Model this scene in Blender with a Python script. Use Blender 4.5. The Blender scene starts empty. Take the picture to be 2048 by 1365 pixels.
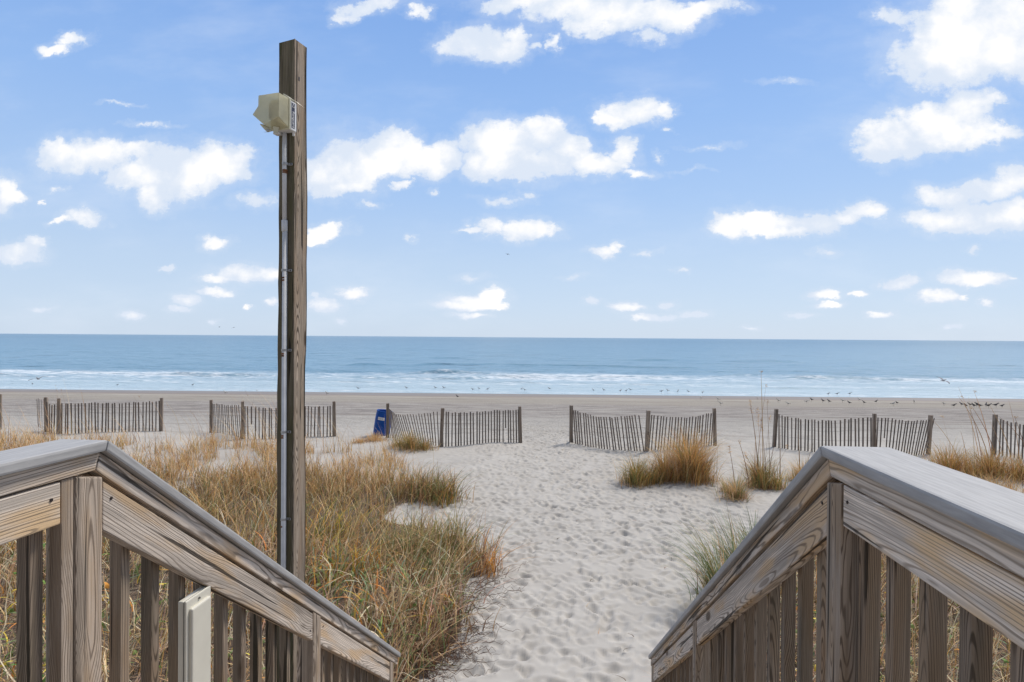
import bpy, bmesh, math, random
import numpy as np
from mathutils import Vector, Matrix

random.seed(7); rng = np.random.default_rng(11)
R = math.radians
C = bpy.context.scene.collection
sc = bpy.context.scene

# ------------------------------------------------------------------ camera
F = 1200.0; PW, PH = 2048, 1365
YAW = math.atan(116 / F); ROLL = R(.42); PITCH = math.atan(7.5 / F)
CZ = 3.6
rot = Matrix.Rotation(YAW, 3, 'Z') @ Matrix.Rotation(math.pi / 2 - PITCH, 3, 'X') @ Matrix.Rotation(ROLL, 3, 'Z')
cam_d = bpy.data.cameras.new('camera'); cam = bpy.data.objects.new('camera', cam_d); C.objects.link(cam)
cam.matrix_world = Matrix.Translation((0, 0, CZ)) @ rot.to_4x4()
cam_d.sensor_width = 36; cam_d.lens = 36 * F / PW; cam_d.clip_start = .05; cam_d.clip_end = 90000
sc.camera = cam
RN = np.array(rot)


def ray(px, py):
    d = RN @ np.array([(px - PW / 2) / F, -(py - PH / 2) / F, -1.]); return d / np.linalg.norm(d)


# ------------------------------------------------------------------ exposure
sc.view_settings.view_transform = 'Standard'; sc.view_settings.look = 'None'
sc.view_settings.exposure = 0.2; sc.view_settings.gamma = 1.0

# ------------------------------------------------------------------ sun
SUN_AZ = R(42); SUN_EL = R(54)
sd = Vector((math.sin(SUN_AZ) * math.cos(SUN_EL), math.cos(SUN_AZ) * math.cos(SUN_EL), math.sin(SUN_EL)))
sl = bpy.data.lights.new('sun', 'SUN'); sl.energy = 3.0; sl.angle = R(12); sl.color = (1, .93, .83)
so = bpy.data.objects.new('sun', sl); C.objects.link(so)
so.rotation_euler = (-sd).to_track_quat('-Z', 'Y').to_euler()

# ------------------------------------------------------------------ node helper
class NT:
    def __init__(s, tree): s.t = tree; s.n = tree.nodes; s.l = tree.links; s.n.clear()
    def add(s, typ, **kw):
        nd = s.n.new(typ)
        for k, v in kw.items(): setattr(nd, k, v)
        return nd
    def put(s, sock, v):
        if isinstance(v, bpy.types.NodeSocket): s.l.new(v, sock)
        elif v is not None:
            if isinstance(v, (tuple, list)) and len(v) == 3 and getattr(sock, 'type', '') == 'RGBA': v = (*v, 1)
            sock.default_value = v
    def m(s, op, a, b=None, c=None, clamp=False):
        nd = s.add('ShaderNodeMath', operation=op); nd.use_clamp = clamp
        s.put(nd.inputs[0], a); s.put(nd.inputs[1], b)
        if c is not None: s.put(nd.inputs[2], c)
        return nd.outputs[0]
    def v(s, op, a, b=None, c=None, out=0):
        nd = s.add('ShaderNodeVectorMath', operation=op)
        s.put(nd.inputs[0], a)
        if b is not None: s.put(nd.inputs[1], b)
        if c is not None: s.put(nd.inputs[2], c)
        return nd.outputs[out]
    def noise(s, vec, scale=5, detail=4, rough=.55, dist=0., out='Fac'):
        nd = s.add('ShaderNodeTexNoise')
        s.put(nd.inputs['Vector'], vec); s.put(nd.inputs['Scale'], scale); nd.inputs['Detail'].default_value = detail
        nd.inputs['Roughness'].default_value = rough; nd.inputs['Distortion'].default_value = dist
        return nd.outputs[out]
    def ramp(s, fac, stops, interp='LINEAR'):
        nd = s.add('ShaderNodeValToRGB'); cr = nd.color_ramp; cr.interpolation = interp
        while len(cr.elements) < len(stops): cr.elements.new(.5)
        for e, (p, c) in zip(cr.elements, stops):
            e.position = p; e.color = (*c, 1) if isinstance(c, (tuple, list)) else (c, c, c, 1)
        s.put(nd.inputs[0], fac); return nd.outputs[0]
    def mix(s, fac, a, b, typ='MIX'):
        nd = s.add('ShaderNodeMix', data_type='RGBA', blend_type=typ)
        s.put(nd.inputs[0], fac); s.put(nd.inputs[6], a); s.put(nd.inputs[7], b); return nd.outputs[2]
    def sstep(s, x, a, b, lo=0., hi=1.):
        nd = s.add('ShaderNodeMapRange', interpolation_type='SMOOTHSTEP')
        s.put(nd.inputs[0], x); s.put(nd.inputs[1], a); s.put(nd.inputs[2], b); s.put(nd.inputs[3], lo); s.put(nd.inputs[4], hi)
        return nd.outputs[0]
    def bump(s, h, strength=.3, dist=.01, normal=None):
        nd = s.add('ShaderNodeBump'); nd.inputs['Strength'].default_value = strength; nd.inputs['Distance'].default_value = dist
        s.put(nd.inputs['Height'], h); s.put(nd.inputs['Normal'], normal) if normal else None
        return nd.outputs[0]
    def sep(s, v):
        nd = s.add('ShaderNodeSeparateXYZ'); s.put(nd.inputs[0], v); return nd.outputs
    def comb(s, x, y, z):
        nd = s.add('ShaderNodeCombineXYZ'); s.put(nd.inputs[0], x); s.put(nd.inputs[1], y); s.put(nd.inputs[2], z); return nd.outputs[0]


def mat(name):
    m = bpy.data.materials.new(name); m.use_nodes = True; t = NT(m.node_tree)
    out = t.add('ShaderNodeOutputMaterial'); p = t.add('ShaderNodeBsdfPrincipled'); t.l.new(p.outputs[0], out.inputs[0])
    return m, t, p, out


def plain(name, col, rough=.5, metal=0., var=.12, scale=30, spec=.5, bump=0.):
    m, t, p, out = mat(name)
    tc = t.add('ShaderNodeTexCoord').outputs['Object']
    n = t.noise(tc, scale, 5)
    dark = tuple(c * (1 - var) for c in col); lite = tuple(min(1, c * (1 + var)) for c in col)
    t.put(p.inputs['Base Color'], t.ramp(n, [(.3, dark), (.7, lite)]))
    p.inputs['Roughness'].default_value = rough; p.inputs['Metallic'].default_value = metal
    p.inputs['Specular IOR Level'].default_value = spec
    if bump: t.put(p.inputs['Normal'], t.bump(n, bump, .004))
    return m

# ------------------------------------------------------------------ sky: Nishita + procedural clouds by direction
CLOUDS = [  # (azimuth px, elevation px of the cloud puffs on a plane of directions, radii, thickness 0..1)
 (150,318,78,42,1),(110,298,45,18,.8),(215,310,62,36,1),(268,298,46,24,.9),(345,340,110,60,1),(405,325,92,50,1),(455,328,68,42,1),(485,315,40,28,1),
 (312,388,50,32,1),(270,352,62,36,1),(5,390,34,46,1),(28,398,30,18,1),(168,445,42,17,1),(132,455,32,10,.8),(112,95,50,15,.7),(150,78,45,16,.75),
 (25,510,66,24,1),(74,493,28,15,1),(112,384,20,8,.5),(90,405,7,9,.6),(430,487,40,15,.7),(485,545,60,20,.95),(545,546,45,18,.95),(436,557,45,12,.8),
 (505,405,64,22,.45),(335,537,20,7,.8),(375,598,30,13,1),(432,582,42,11,.95),(355,617,26,9,.95),(262,631,26,11,1),(497,612,11,9,.8),(545,608,20,7,.7),
 (431,641,14,7,.6),(80,617,30,7,.45),(300,245,70,8,.25),(240,210,60,5,.22),
 (640,345,58,46,1),(700,330,92,62,1),(778,300,66,50,1),(785,275,45,30,1),(850,322,62,34,1),(893,305,42,30,1),(690,370,82,24,1),(812,366,22,11,.9),(938,285,32,24,.4),
 (1010,285,78,52,1),(1090,272,52,44,1),(1078,252,40,25,1),(1000,322,80,38,1),(1062,332,90,34,1),(1132,302,52,32,1),(1192,326,70,28,1),(1240,298,34,32,.95),(960,312,40,26,1),
 (657,458,45,20,1),(630,468,32,15,1),(1272,218,62,30,1),(1230,233,38,20,1),(1330,210,25,20,.9),(735,8,74,18,.85),(690,28,30,22,.6),(842,15,30,16,.7),
 (958,80,78,38,.9),(1000,92,70,32,.9),(1035,72,32,24,.85),(1115,90,18,16,.7),(1075,97,28,12,.4),
 (1050,5,100,20,1),(1150,20,104,36,.95),(1235,28,130,42,.95),(1185,62,62,26,.75),(1330,28,92,38,.9),(1405,8,84,20,.8),(1300,75,62,18,.55),
 (1000,402,66,14,.4),(1047,390,22,12,.45),(755,416,38,11,.4),(865,383,13,9,.35),(970,462,36,21,1),(1050,463,72,24,1),(1082,458,36,22,1),(932,470,26,8,.7),
 (820,483,13,9,.35),(1208,506,32,14,.9),(1235,500,16,13,.9),(1290,510,32,8,.4),(703,583,36,16,1),(648,608,38,17,1),(630,590,14,8,.5),(680,640,14,9,.45),
 (932,610,74,12,1),(985,590,32,18,1),(950,600,62,14,1),(940,630,46,8,.75),(1002,611,24,8,.8),(1185,600,22,9,.75),(1252,612,34,12,1),(1287,635,30,9,.9),
 (1345,255,15,7,.5),(1325,307,14,12,.4),(1420,285,52,8,.22),(1560,160,60,9,.2),(1380,335,52,6,.2),(1270,345,60,12,.35),
 (1900,112,92,70,1),(1960,82,112,82,1),(2022,40,92,82,1),(1985,118,98,40,1),(1880,60,62,50,1),(2045,120,62,50,1),(1930,10,62,30,1),(1790,38,40,20,.75),(1830,30,30,14,.5),
 (1782,280,62,42,1),(1862,240,82,42,1),(1940,222,62,38,1),(1985,212,34,20,.8),(1900,265,104,26,1),(1762,300,40,28,1),(2022,260,48,16,.7),
 (1467,445,46,28,.95),(1530,450,62,24,1),(1622,450,72,24,1),(1702,436,62,20,.95),(1742,430,32,20,.7),(1580,465,62,14,1),
 (1900,442,92,26,1),(1962,432,92,30,1),(2032,430,62,35,1),(1992,370,72,28,.95),(1898,386,62,26,.8),(2032,360,52,30,.95),
 (1805,567,36,12,1),(1945,561,62,15,1),(1990,557,32,14,1),(1880,595,40,13,1),(1926,597,12,9,.8),(1975,605,16,8,.85),(2030,558,16,7,.6),
 (1650,588,32,11,.75),(1656,608,32,8,.7),(1720,585,20,7,.85),(1600,628,30,7,.6),(1760,630,24,8,.9),(1335,612,20,8,.75),(1310,634,54,9,.8),(1390,628,38,9,.7),
 (1900,657,22,7,.6),(1500,657,18,6,.45),(1650,510,32,10,.35),(1940,503,17,9,.45),(1360,545,17,7,.4),(1145,555,40,8,.25),(945,555,45,10,.3),
]
w = bpy.data.worlds.new('World'); sc.world = w; w.use_nodes = True
t = NT(w.node_tree)
wo = t.add('ShaderNodeOutputWorld'); bg = t.add('ShaderNodeBackground'); t.l.new(bg.outputs[0], wo.inputs[0])
sky = t.add('ShaderNodeTexSky', sky_type='NISHITA'); sky.sun_disc = False; sky.sun_elevation = SUN_EL; sky.sun_rotation = SUN_AZ
sky.air_density = 1.0; sky.dust_density = .6; sky.ozone_density = 1.5
dirv = t.add('ShaderNodeTexCoord').outputs['Generated']
dx, dy, dz = t.sep(dirv)
yy = t.m('MAXIMUM', t.m('ABSOLUTE', dy), .12)
inv = t.m('DIVIDE', 1., yy)
uv = t.comb(t.m('MULTIPLY', dx, inv), t.m('MULTIPLY', dz, inv), 0.)
nz = t.noise(uv, 7.5, 8, .62, out='Color')
warp = t.v('MULTIPLY_ADD', nz, (.11, .085, 0), (-.055, -.0425, 0))
nzf = t.noise(t.v('MULTIPLY', uv, (1., 1.8, 1.)), 30., 6, .65, out='Color')
warp2 = t.v('MULTIPLY_ADD', nzf, (.045, .020, 0), (-.0225, -.010, 0))
elev = t.m('MAXIMUM', dz, 0.)
wamt = t.sstep(elev, .0, .22, .22, 1.)
warp = t.v('ADD', t.v('MULTIPLY', warp, t.comb(wamt, wamt, 0.)), warp2)
p_ = t.v('ADD', uv, warp)
acc = None
for (cx, cy, rx, ry, th) in CLOUDS:
    d = ray(cx, cy); u0, v0 = d[0] / d[1], d[2] / d[1]
    k = 1 / (d[1] * 1.0)
    ru, rv = rx * 1.15 / F * (1 + .3 * u0 * u0) ** .5, ry * 1.15 / F
    q = t.v('MULTIPLY_ADD', p_, (1 / ru, 1 / rv, 0), (-u0 / ru, -v0 / rv, math.sqrt(max(0, 1 - th)) * .92))
    dd = t.v('DOT_PRODUCT', q, q, out=1)
    if acc is None: acc = dd
    else:
        nd = t.add('ShaderNodeMath', operation='SMOOTH_MIN'); t.put(nd.inputs[0], acc); t.put(nd.inputs[1], dd); nd.inputs[2].default_value = .18; acc = nd.outputs[0]
field = t.m('SUBTRACT', 1., acc)
# unseen clouds beside, above and behind the viewer, kept heavy to whiten the light
gn = t.noise(t.v('ADD', uv, (0, 0, 7.3)), 1.3, 5, .6)
gen = t.m('MULTIPLY', t.m('SUBTRACT', gn, .44), 5.)
side = t.m('MAXIMUM', t.sstep(t.m('ABSOLUTE', t.m('DIVIDE', dx, yy)), 1.05, 1.5), t.m('MAXIMUM', t.sstep(dy, .2, 0.), t.sstep(t.m('DIVIDE', dz, yy), .68, .95)))
gen = t.m('MULTIPLY_ADD', side, t.m('ADD', gen, 2.), -2.)
field = t.m('MAXIMUM', field, gen)
n2 = t.noise(uv, 24., 8, .68)
edge = t.m('MULTIPLY_ADD', t.m('SUBTRACT', n2, .5), t.m('MULTIPLY_ADD', wamt, 1.2, .7), field)
alpha = t.m('POWER', t.sstep(edge, -.12, .62), 1.15)
alpha = t.m('MULTIPLY', alpha, t.sstep(field, -.2, .35))
# sky colour by elevation
skyc = t.ramp(elev, [(0., (.585, .70, .85)), (.05, (.55, .68, .86)), (.12, (.50, .645, .855)), (.22, (.39, .57, .87)), (.34, (.30, .495, .86)), (.47, (.228, .415, .81)), (1., (.14, .30, .70))])
nish = t.v('MULTIPLY', sky.outputs[0], (.1, .1, .1))
base = t.mix(.12, skyc, nish)
# milky thin veil
veil = t.m('MULTIPLY', t.sstep(t.noise(t.v('MULTIPLY', uv, (1, 2.6, 1)), 2.6, 5, .6), .45, .8), .22)
base = t.mix(veil, base, (.8, .86, .95))
base = t.v('MULTIPLY', base, (.935, .935, .935))
shade = t.noise(t.v('ADD', uv, (3.1, .014, 0)), 9., 5, .55)
body = t.sstep(t.m('ADD', t.m('MULTIPLY', field, .5), t.m('MULTIPLY', shade, 1.9)), 1.12, 1.66)
cc = t.mix(body, (.64, .71, .82), (.96, .94, .92))
halo = t.m('MULTIPLY', t.sstep(t.m('ADD', t.m('MULTIPLY', t.m('SUBTRACT', n2, .5), 2.4), field), -.9, .5), .26)
alpha = t.m('MAXIMUM', alpha, halo)
col = t.mix(alpha, base, cc)
rear_dim = t.sstep(dy, .10, -.45, 1., .42)  # unseen sky behind the viewer dimmed to put camera-facing sides in shade
col = t.v('MULTIPLY', col, t.comb(rear_dim, rear_dim, rear_dim))
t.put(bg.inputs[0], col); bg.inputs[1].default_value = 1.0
try: w.cycles.sampling_method = 'MANUAL'; w.cycles.sample_map_resolution = 512
except Exception: pass

# ------------------------------------------------------------------ ground
SEA = -2.05
SH = .071          # the shore runs a little askew


def ss(x, a, b):
    u = np.clip((x - a) / (b - a), 0, 1); return u * u * (3 - 2 * u)


def vnoise(x, y, seed=0):
    xi = np.floor(x).astype(np.int64); yi = np.floor(y).astype(np.int64); fx = x - xi; fy = y - yi
    fx = fx * fx * (3 - 2 * fx); fy = fy * fy * (3 - 2 * fy)
    def h(a, b):
        n = (a * 374761393 + b * 668265263 + seed * 1442695041) & 0x7fffffff
        n = ((n ^ (n >> 13)) * 1274126177) & 0x7fffffff
        return ((n ^ (n >> 16)) & 0xffff) / 65535.
    return (h(xi, yi) * (1 - fx) + h(xi + 1, yi) * fx) * (1 - fy) + (h(xi, yi + 1) * (1 - fx) + h(xi + 1, yi + 1) * fx) * fy - .5


def ground(x, y):
    x = np.asarray(x, float); y = np.asarray(y, float)
    s = y - SH * x
    z = .2 * ss(y, 9, 18)
    z = z + (-(2.45 * ss(s, 19, 60.6) * .45 + 2.0 * np.clip((s - 20) / 40.3, 0, 1) * .58))
    z = z - np.clip(s - 60.3, 0, 60) * .05
    hum = vnoise(x * .45, y * .45, 3) * .16 + vnoise(x * 1.1, y * 1.1, 5) * .07
    side = np.clip(ss(np.abs(x - .8 - .0 * y), 1.5, 4.5), 0, 1)
    z = z + hum * side * (1 - ss(s, 20, 28)) * ss(y, 3, 6)
    z = z + .10 * np.exp(-((y - 18.7) / 1.6) ** 2) * vnoise(x * .8, y * .2, 9) * 2
    return z


def gp(px, py):
    d = ray(px, py); tt = 3.
    o = np.array([0, 0, CZ])
    for _ in range(4000):
        p = o + d * tt
        if p[2] <= ground(p[0], p[1]): break
        tt += .02 if tt < 40 else .1
    return p[0], p[1]


# footprint raster
FX0, FX1, FY0, FY1, FS = -5., 9., 2., 27., .02
fw, fh = int((FX1 - FX0) / FS), int((FY1 - FY0) / FS)
foot = np.zeros((fh, fw), np.float32)
pr = np.random.default_rng(5)
for i in range(15000):
    cx = pr.uniform(FX0 + .6, FX1 - .6); cy = pr.uniform(FY0 + .6, FY1 - .6)
    a = pr.uniform(0, math.pi) if pr.random() < .3 else pr.normal(math.pi / 2, .5)
    L = pr.uniform(.06, .14); Wd = pr.uniform(.035, .07); dep = pr.uniform(.010, .032)
    r = .36; x0 = int((cx - r - FX0) / FS); y0 = int((cy - r - FY0) / FS); n = int(2 * r / FS)
    xs = (np.arange(x0, x0 + n) + .5) * FS + FX0 - cx; ys = (np.arange(y0, y0 + n) + .5) * FS + FY0 - cy
    X, Y = np.meshgrid(xs, ys)
    X2 = X + .03 * np.sin(Y * 17 + i); Y2 = Y + .03 * np.sin(X * 15 + i * 2)
    u = (X2 * math.cos(a) + Y2 * math.sin(a)) / L; v = (-X2 * math.sin(a) + Y2 * math.cos(a)) / Wd
    rr = np.sqrt(u * u + v * v)
    hgt = -dep * np.exp(-rr ** 3.2) + dep * .62 * np.exp(-((rr - 1.45) / .38) ** 2) * (.6 + .4 * np.sin(a * 3 + u * 1.5))
    foot[y0:y0 + n, x0:x0 + n] += hgt.astype(np.float32)


def footz(x, y):
    fx = np.clip((x - FX0) / FS - .5, 0, fw - 2); fy = np.clip((y - FY0) / FS - .5, 0, fh - 2)
    xi = fx.astype(int); yi = fy.astype(int); ax = fx - xi; ay = fy - yi
    v = (foot[yi, xi] * (1 - ax) + foot[yi, xi + 1] * ax) * (1 - ay) + (foot[yi + 1, xi] * (1 - ax) + foot[yi + 1, xi + 1] * ax) * ay
    m = ss(x, FX0, FX0 + 1) * (1 - ss(x, FX1 - 1, FX1)) * ss(y, FY0, FY0 + .5) * (1 - ss(y, FY1 - 4, FY1))
    cen = .4 + .0 * y
    path = 1 - .62 * ss(np.abs(x - cen - .02 * (y - 5)), 1.6 + .03 * y, 3.2 + .06 * y)
    return v * m * path


def inpoly(x, y, poly):
    ins = np.zeros(len(x), bool); n = len(poly)
    for i in range(n):
        x1, y1 = poly[i]; x2, y2 = poly[(i + 1) % n]
        c = ((y1 > y) != (y2 > y)) & (x < (x2 - x1) * (y - y1) / (y2 - y1 + 1e-12) + x1)
        ins ^= c
    return ins


POLY_L = [gp(*q) for q in [(-260, 885), (60, 880), (240, 888), (420, 885), (560, 893), (640, 905), (770, 902), (830, 945), (880, 985), (888, 1000), (800, 1012), (750, 1040), (850, 1055), (930, 1085),
          (945, 1110), (985, 1145), (930, 1165), (880, 1185), (930, 1230), (935, 1270), (880, 1310), (830, 1345), (790, 1400)]] + [(-1.5, 4.9), (-1.5, 1.2), (-9, 1.0), (-16, 7)]
POLY_R = [(1.0, 1.0), (1.0, 5.0), (1.45, 6.6), gp(1600, 1085), gp(1700, 1010), gp(1790, 965), gp(1880, 935), gp(2060, 935), gp(2300, 950), (12, 8), (9, 1.0)]


def make_mesh(name, verts, faces, material=None, smooth=True, attrs=None):
    me = bpy.data.meshes.new(name)
    verts = np.asarray(verts, np.float32); faces = np.asarray(faces, np.int32)
    nv, nf, k = len(verts), len(faces), faces.shape[1]
    me.vertices.add(nv); me.vertices.foreach_set('co', verts.ravel())
    me.loops.add(nf * k); me.loops.foreach_set('vertex_index', faces.ravel())
    me.polygons.add(nf); me.polygons.foreach_set('loop_start', np.arange(0, nf * k, k, dtype=np.int32))
    me.update(calc_edges=True)
    if smooth: me.polygons.foreach_set('use_smooth', np.ones(nf, bool))
    for an, (ty, data) in (attrs or {}).items():
        a = me.attributes.new(an, ty, 'POINT')
        a.data.foreach_set('color' if ty == 'FLOAT_COLOR' else 'value', np.asarray(data, np.float32).ravel())
    if material: me.materials.append(material)
    return me


def tag(o, label=None, cat=None, group=None, kind=None):
    if label: o['label'] = label
    if cat: o['category'] = cat
    if group: o['group'] = group
    if kind: o['kind'] = kind
    return o


def link(me, name, parent=None, loc=None):
    o = bpy.data.objects.new(name, me); C.objects.link(o)
    if parent is not None: o.parent = parent
    if loc is not None: o.location = loc
    return o


def grid_mesh(xs, ys, zf, name, m, attrs=None):
    X, Y = np.meshgrid(xs, ys); Z = zf(X, Y)
    v = np.stack([X.ravel(), Y.ravel(), Z.ravel()], 1); nx, ny = len(xs), len(ys)
    i = np.arange(nx * ny).reshape(ny, nx)
    f = np.stack([i[:-1, :-1].ravel(), i[:-1, 1:].ravel(), i[1:, 1:].ravel(), i[1:, :-1].ravel()], 1)
    at = {k: ('FLOAT', fn(X.ravel(), Y.ravel())) for k, fn in (attrs or {}).items()}
    return make_mesh(name, v, f, m, True, at)


def spread(a, b, s0, ratio, smax):
    out = [a]; s = s0
    while out[-1] < b: out.append(out[-1] + s); s = min(s * ratio, smax)
    return out


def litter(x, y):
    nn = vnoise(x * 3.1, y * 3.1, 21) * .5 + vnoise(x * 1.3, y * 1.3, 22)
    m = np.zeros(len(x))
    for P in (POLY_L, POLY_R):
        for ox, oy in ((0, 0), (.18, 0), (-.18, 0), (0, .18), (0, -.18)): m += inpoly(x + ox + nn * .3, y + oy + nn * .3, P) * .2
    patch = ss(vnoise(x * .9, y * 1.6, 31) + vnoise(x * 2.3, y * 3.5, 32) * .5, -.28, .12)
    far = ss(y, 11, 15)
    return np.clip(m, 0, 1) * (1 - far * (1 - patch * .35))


# sand material
sand, t, p, out = mat('beach_sand')
geo = t.add('ShaderNodeNewGeometry').outputs['Position']
gx, gy, gz = t.sep(geo)
s_ = t.m('SUBTRACT', gy, t.m('MULTIPLY', gx, SH))
wob = t.m('MULTIPLY', t.m('SUBTRACT', t.noise(t.v('MULTIPLY', geo, (.06, .3, 0)), 1., 4), .5), 5.)
s2 = t.m('ADD', s_, wob)
dry = t.ramp(t.noise(geo, 1.6, 6, .6), [(.3, (.39, .365, .333)), (.7, (.465, .44, .405))])
grain = t.noise(geo, 220., 3, .7)
dry = t.mix(t.sstep(grain, .62, .8, 0., .25), dry, (.30, .26, .22))
tanb = t.ramp(t.noise(t.v('MULTIPLY', geo, (.10, .7, 0)), 1.2, 8, .72), [(.3, (.28, .25, .215)), (.7, (.42, .385, .335))])
mau = t.ramp(t.noise(t.v('MULTIPLY', geo, (.22, .85, 0)), 1.5, 9, .80), [(.40, (.20, .178, .168)), (.58, (.42, .388, .353))])
c1 = t.mix(t.sstep(s2, 24., 32.), dry, mau)
c2 = t.mix(t.sstep(s2, 40., 45.), c1, tanb)
wet = t.mix(t.sstep(s2, 52.5, 56.), c2, (.22, .183, .155))
streak = t.sstep(t.noise(t.v('MULTIPLY', geo, (.045, 1.1, 0)), 1., 6, .72), .54, .62)
wet = t.mix(t.m('MULTIPLY', streak, t.m('MULTIPLY', t.sstep(s_, 19., 25.), .75)), wet, (.25, .215, .19))
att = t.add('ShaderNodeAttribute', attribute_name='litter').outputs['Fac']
lit = t.ramp(t.noise(t.v('MULTIPLY', geo, (1, 1, 1)), 34., 6, .7), [(.36, (.03, .02, .015)), (.54, (.11, .075, .05)), (.72, (.30, .22, .15))])  # dead thatch, with the shaded gaps between stems painted in near-black
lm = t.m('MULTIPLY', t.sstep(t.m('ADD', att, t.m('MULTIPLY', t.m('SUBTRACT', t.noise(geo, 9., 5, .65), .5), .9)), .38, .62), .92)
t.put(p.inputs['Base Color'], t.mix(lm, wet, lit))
t.put(p.inputs['Roughness'], t.sstep(s2, 52.5, 57., .95, .45)); p.inputs['Specular IOR Level'].default_value = .2
b1 = t.bump(t.noise(geo, 90., 4, .7), .35, .006)
rough_f = t.noise(t.v('MULTIPLY', geo, (1.6, 2.6, 1)), 1.7, 6, .68)
b2 = t.bump(t.m('MULTIPLY', rough_f, t.m('MULTIPLY', t.sstep(s_, 16., 26.), t.sstep(s_, 56., 50.))), 1., .20, b1)
t.put(p.inputs['Normal'], b2)

xs = sorted(set(np.round(np.concatenate([np.arange(-3.2, 5.6, .028), -np.array(spread(3.2, 700, .04, 1.035, 40)), np.array(spread(5.6, 700, .04, 1.035, 40))]), 4)))
ys = sorted(set(np.round(np.concatenate([np.arange(4.4, 13, .028), np.arange(13, 22, .045), np.array(spread(22, 130, .07, 1.012, 1.5)), 4.4 - np.array(spread(0, 160, .08, 1.06, 12))]), 4)))
me = grid_mesh(np.array(xs), np.array(ys), lambda X, Y: ground(X, Y) + footz(X, Y), 'ground', sand, {'litter': litter})
tag(link(me, 'ground'), 'white trodden beach sand sloping down to the sea', 'ground', kind='structure')

# ------------------------------------------------------------------ sea
water, t, p, out = mat('sea_water')
geo = t.add('ShaderNodeNewGeometry').outputs['Position']
gx, gy, gz = t.sep(geo)
s_ = t.m('SUBTRACT', gy, t.m('MULTIPLY', gx, SH))
wv = t.m('MULTIPLY', t.m('SUBTRACT', t.noise(t.v('MULTIPLY', geo, (.035, .06, 0)), 1., 4, .6), .5), 9.)
s2 = t.m('ADD', s_, wv)
deep = t.ramp(t.m('DIVIDE', s_, 900.), [(0., (.24, .385, .49)), (.12, (.18, .325, .445)), (.35, (.14, .275, .395)), (1., (.105, .22, .33))])
swell = t.noise(t.v('MULTIPLY', geo, (.05, .22, 0)), 1., 6, .65)
deep = t.mix(t.sstep(swell, .50, .36, 0., .45), deep, (.10, .24, .35))
ripple = t.noise(t.v('MULTIPLY', geo, (.16, .75, 0)), 1., 5, .7)
deep = t.mix(t.m('MULTIPLY', t.sstep(ripple, .40, .33), t.sstep(s_, 420., 90., 0., .8)), deep, (.05, .13, .19))
rip2 = t.noise(t.v('MULTIPLY', geo, (.035, .10, 0)), 1., 6, .72)
deep = t.mix(t.m('MULTIPLY', t.sstep(rip2, .415, .36), t.sstep(s_, 900., 150., 0., .62)), deep, (.05, .13, .20))
shal = t.mix(t.sstep(s2, 64., 96.), (.42, .54, .61), deep)
# foam: wide breaker band, thin secondary lines, lace in the shallows
lace = t.noise(t.v('MULTIPLY', geo, (.5, 1.6, 0)), 1., 7, .75)
big = t.noise(t.v('MULTIPLY', geo, (.030, .02, 0)), 1., 3, .5)
band = t.m('MULTIPLY', t.sstep(s2, 79., 83.), t.sstep(s2, 96., 88.))
band = t.m('MULTIPLY', band, t.sstep(big, .33, .52, .45, 1.))
skirt = t.m('MULTIPLY', t.sstep(s2, 74., 78.), t.sstep(s2, 101., 92.))
band2 = t.m('MULTIPLY', t.sstep(s2, 69., 71.5), t.sstep(s2, 76., 73.))
band3 = t.m('MULTIPLY', t.sstep(s_, 60.2, 60.9), t.sstep(s2, 64.5, 62.))
fo = t.m('MAXIMUM', t.m('MAXIMUM', t.m('MULTIPLY', band, .60), t.m('MULTIPLY', skirt, .42)), t.m('MAXIMUM', t.m('MULTIPLY', band2, .42), t.m('MULTIPLY', band3, .42)))
inner = t.m('MULTIPLY', t.sstep(s2, 60., 63.), t.sstep(s2, 98., 80.))
fo = t.m('MAXIMUM', fo, t.m('MULTIPLY', inner, .24))
foam = t.sstep(t.m('ADD', fo, t.m('MULTIPLY', t.m('SUBTRACT', lace, .5), 2.2)), .30, .75)
t.put(p.inputs['Base Color'], t.mix(t.m('MULTIPLY', foam, .8), shal, (.82, .86, .9)))
t.put(p.inputs['Roughness'], t.m('MULTIPLY_ADD', foam, .5, .28)); p.inputs['IOR'].default_value = 1.33
p.inputs['Specular IOR Level'].default_value = .28
h1 = t.noise(t.v('MULTIPLY', geo, (.35, 1.1, 0)), 1., 7, .68)
h2 = t.noise(t.v('MULTIPLY', geo, (.05, .2, 0)), 1., 5, .6)
b = t.bump(h1, 1., .42); b = t.bump(h2, .8, 1.5, b)
t.put(p.inputs['Normal'], b)


def seaz(X, Y):
    s = Y - SH * X
    z = np.full(X.shape, SEA)
    am = ss(s, 60, 85) * (1 - ss(s, 700, 1500))
    z += am * (vnoise(X * .06, s * .16, 41) * .34 + vnoise(X * .2, s * .55, 42) * .18 + vnoise(X * .6, s * 1.7, 43) * .07)
    for s0, hh, x0, x1, wd in ((84, .42, -200, 300, 1.5), (72, .14, -200, 300, 1.0), (128, .75, 40, 66, 2.2), (131, .5, 70, 84, 2.0), (92, .55, -30, -8, 1.3), (118, .3, -60, 30, 1.6), (150, .4, 10, 80, 2.4), (97, .3, 5, 22, 1.2)):
        c = s - s0 - vnoise(X * .05, X * 0 + s0, 44) * 7
        prof = np.where(c < 0, np.exp(-(c / (wd * .4)) ** 2), np.exp(-(c / (wd * 1.8)) ** 2))
        z += hh * prof * ss(X, x0, x0 + 10) * (1 - ss(X, x1 - 10, x1)) * (.55 + 1.2 * vnoise(X * .15, X * 0 + s0, 45))
    z += (vnoise(X * .5, s * 2.2, 46) * .07) * ss(s, 60, 66) * (1 - ss(s, 100, 140))
    return z


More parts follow.
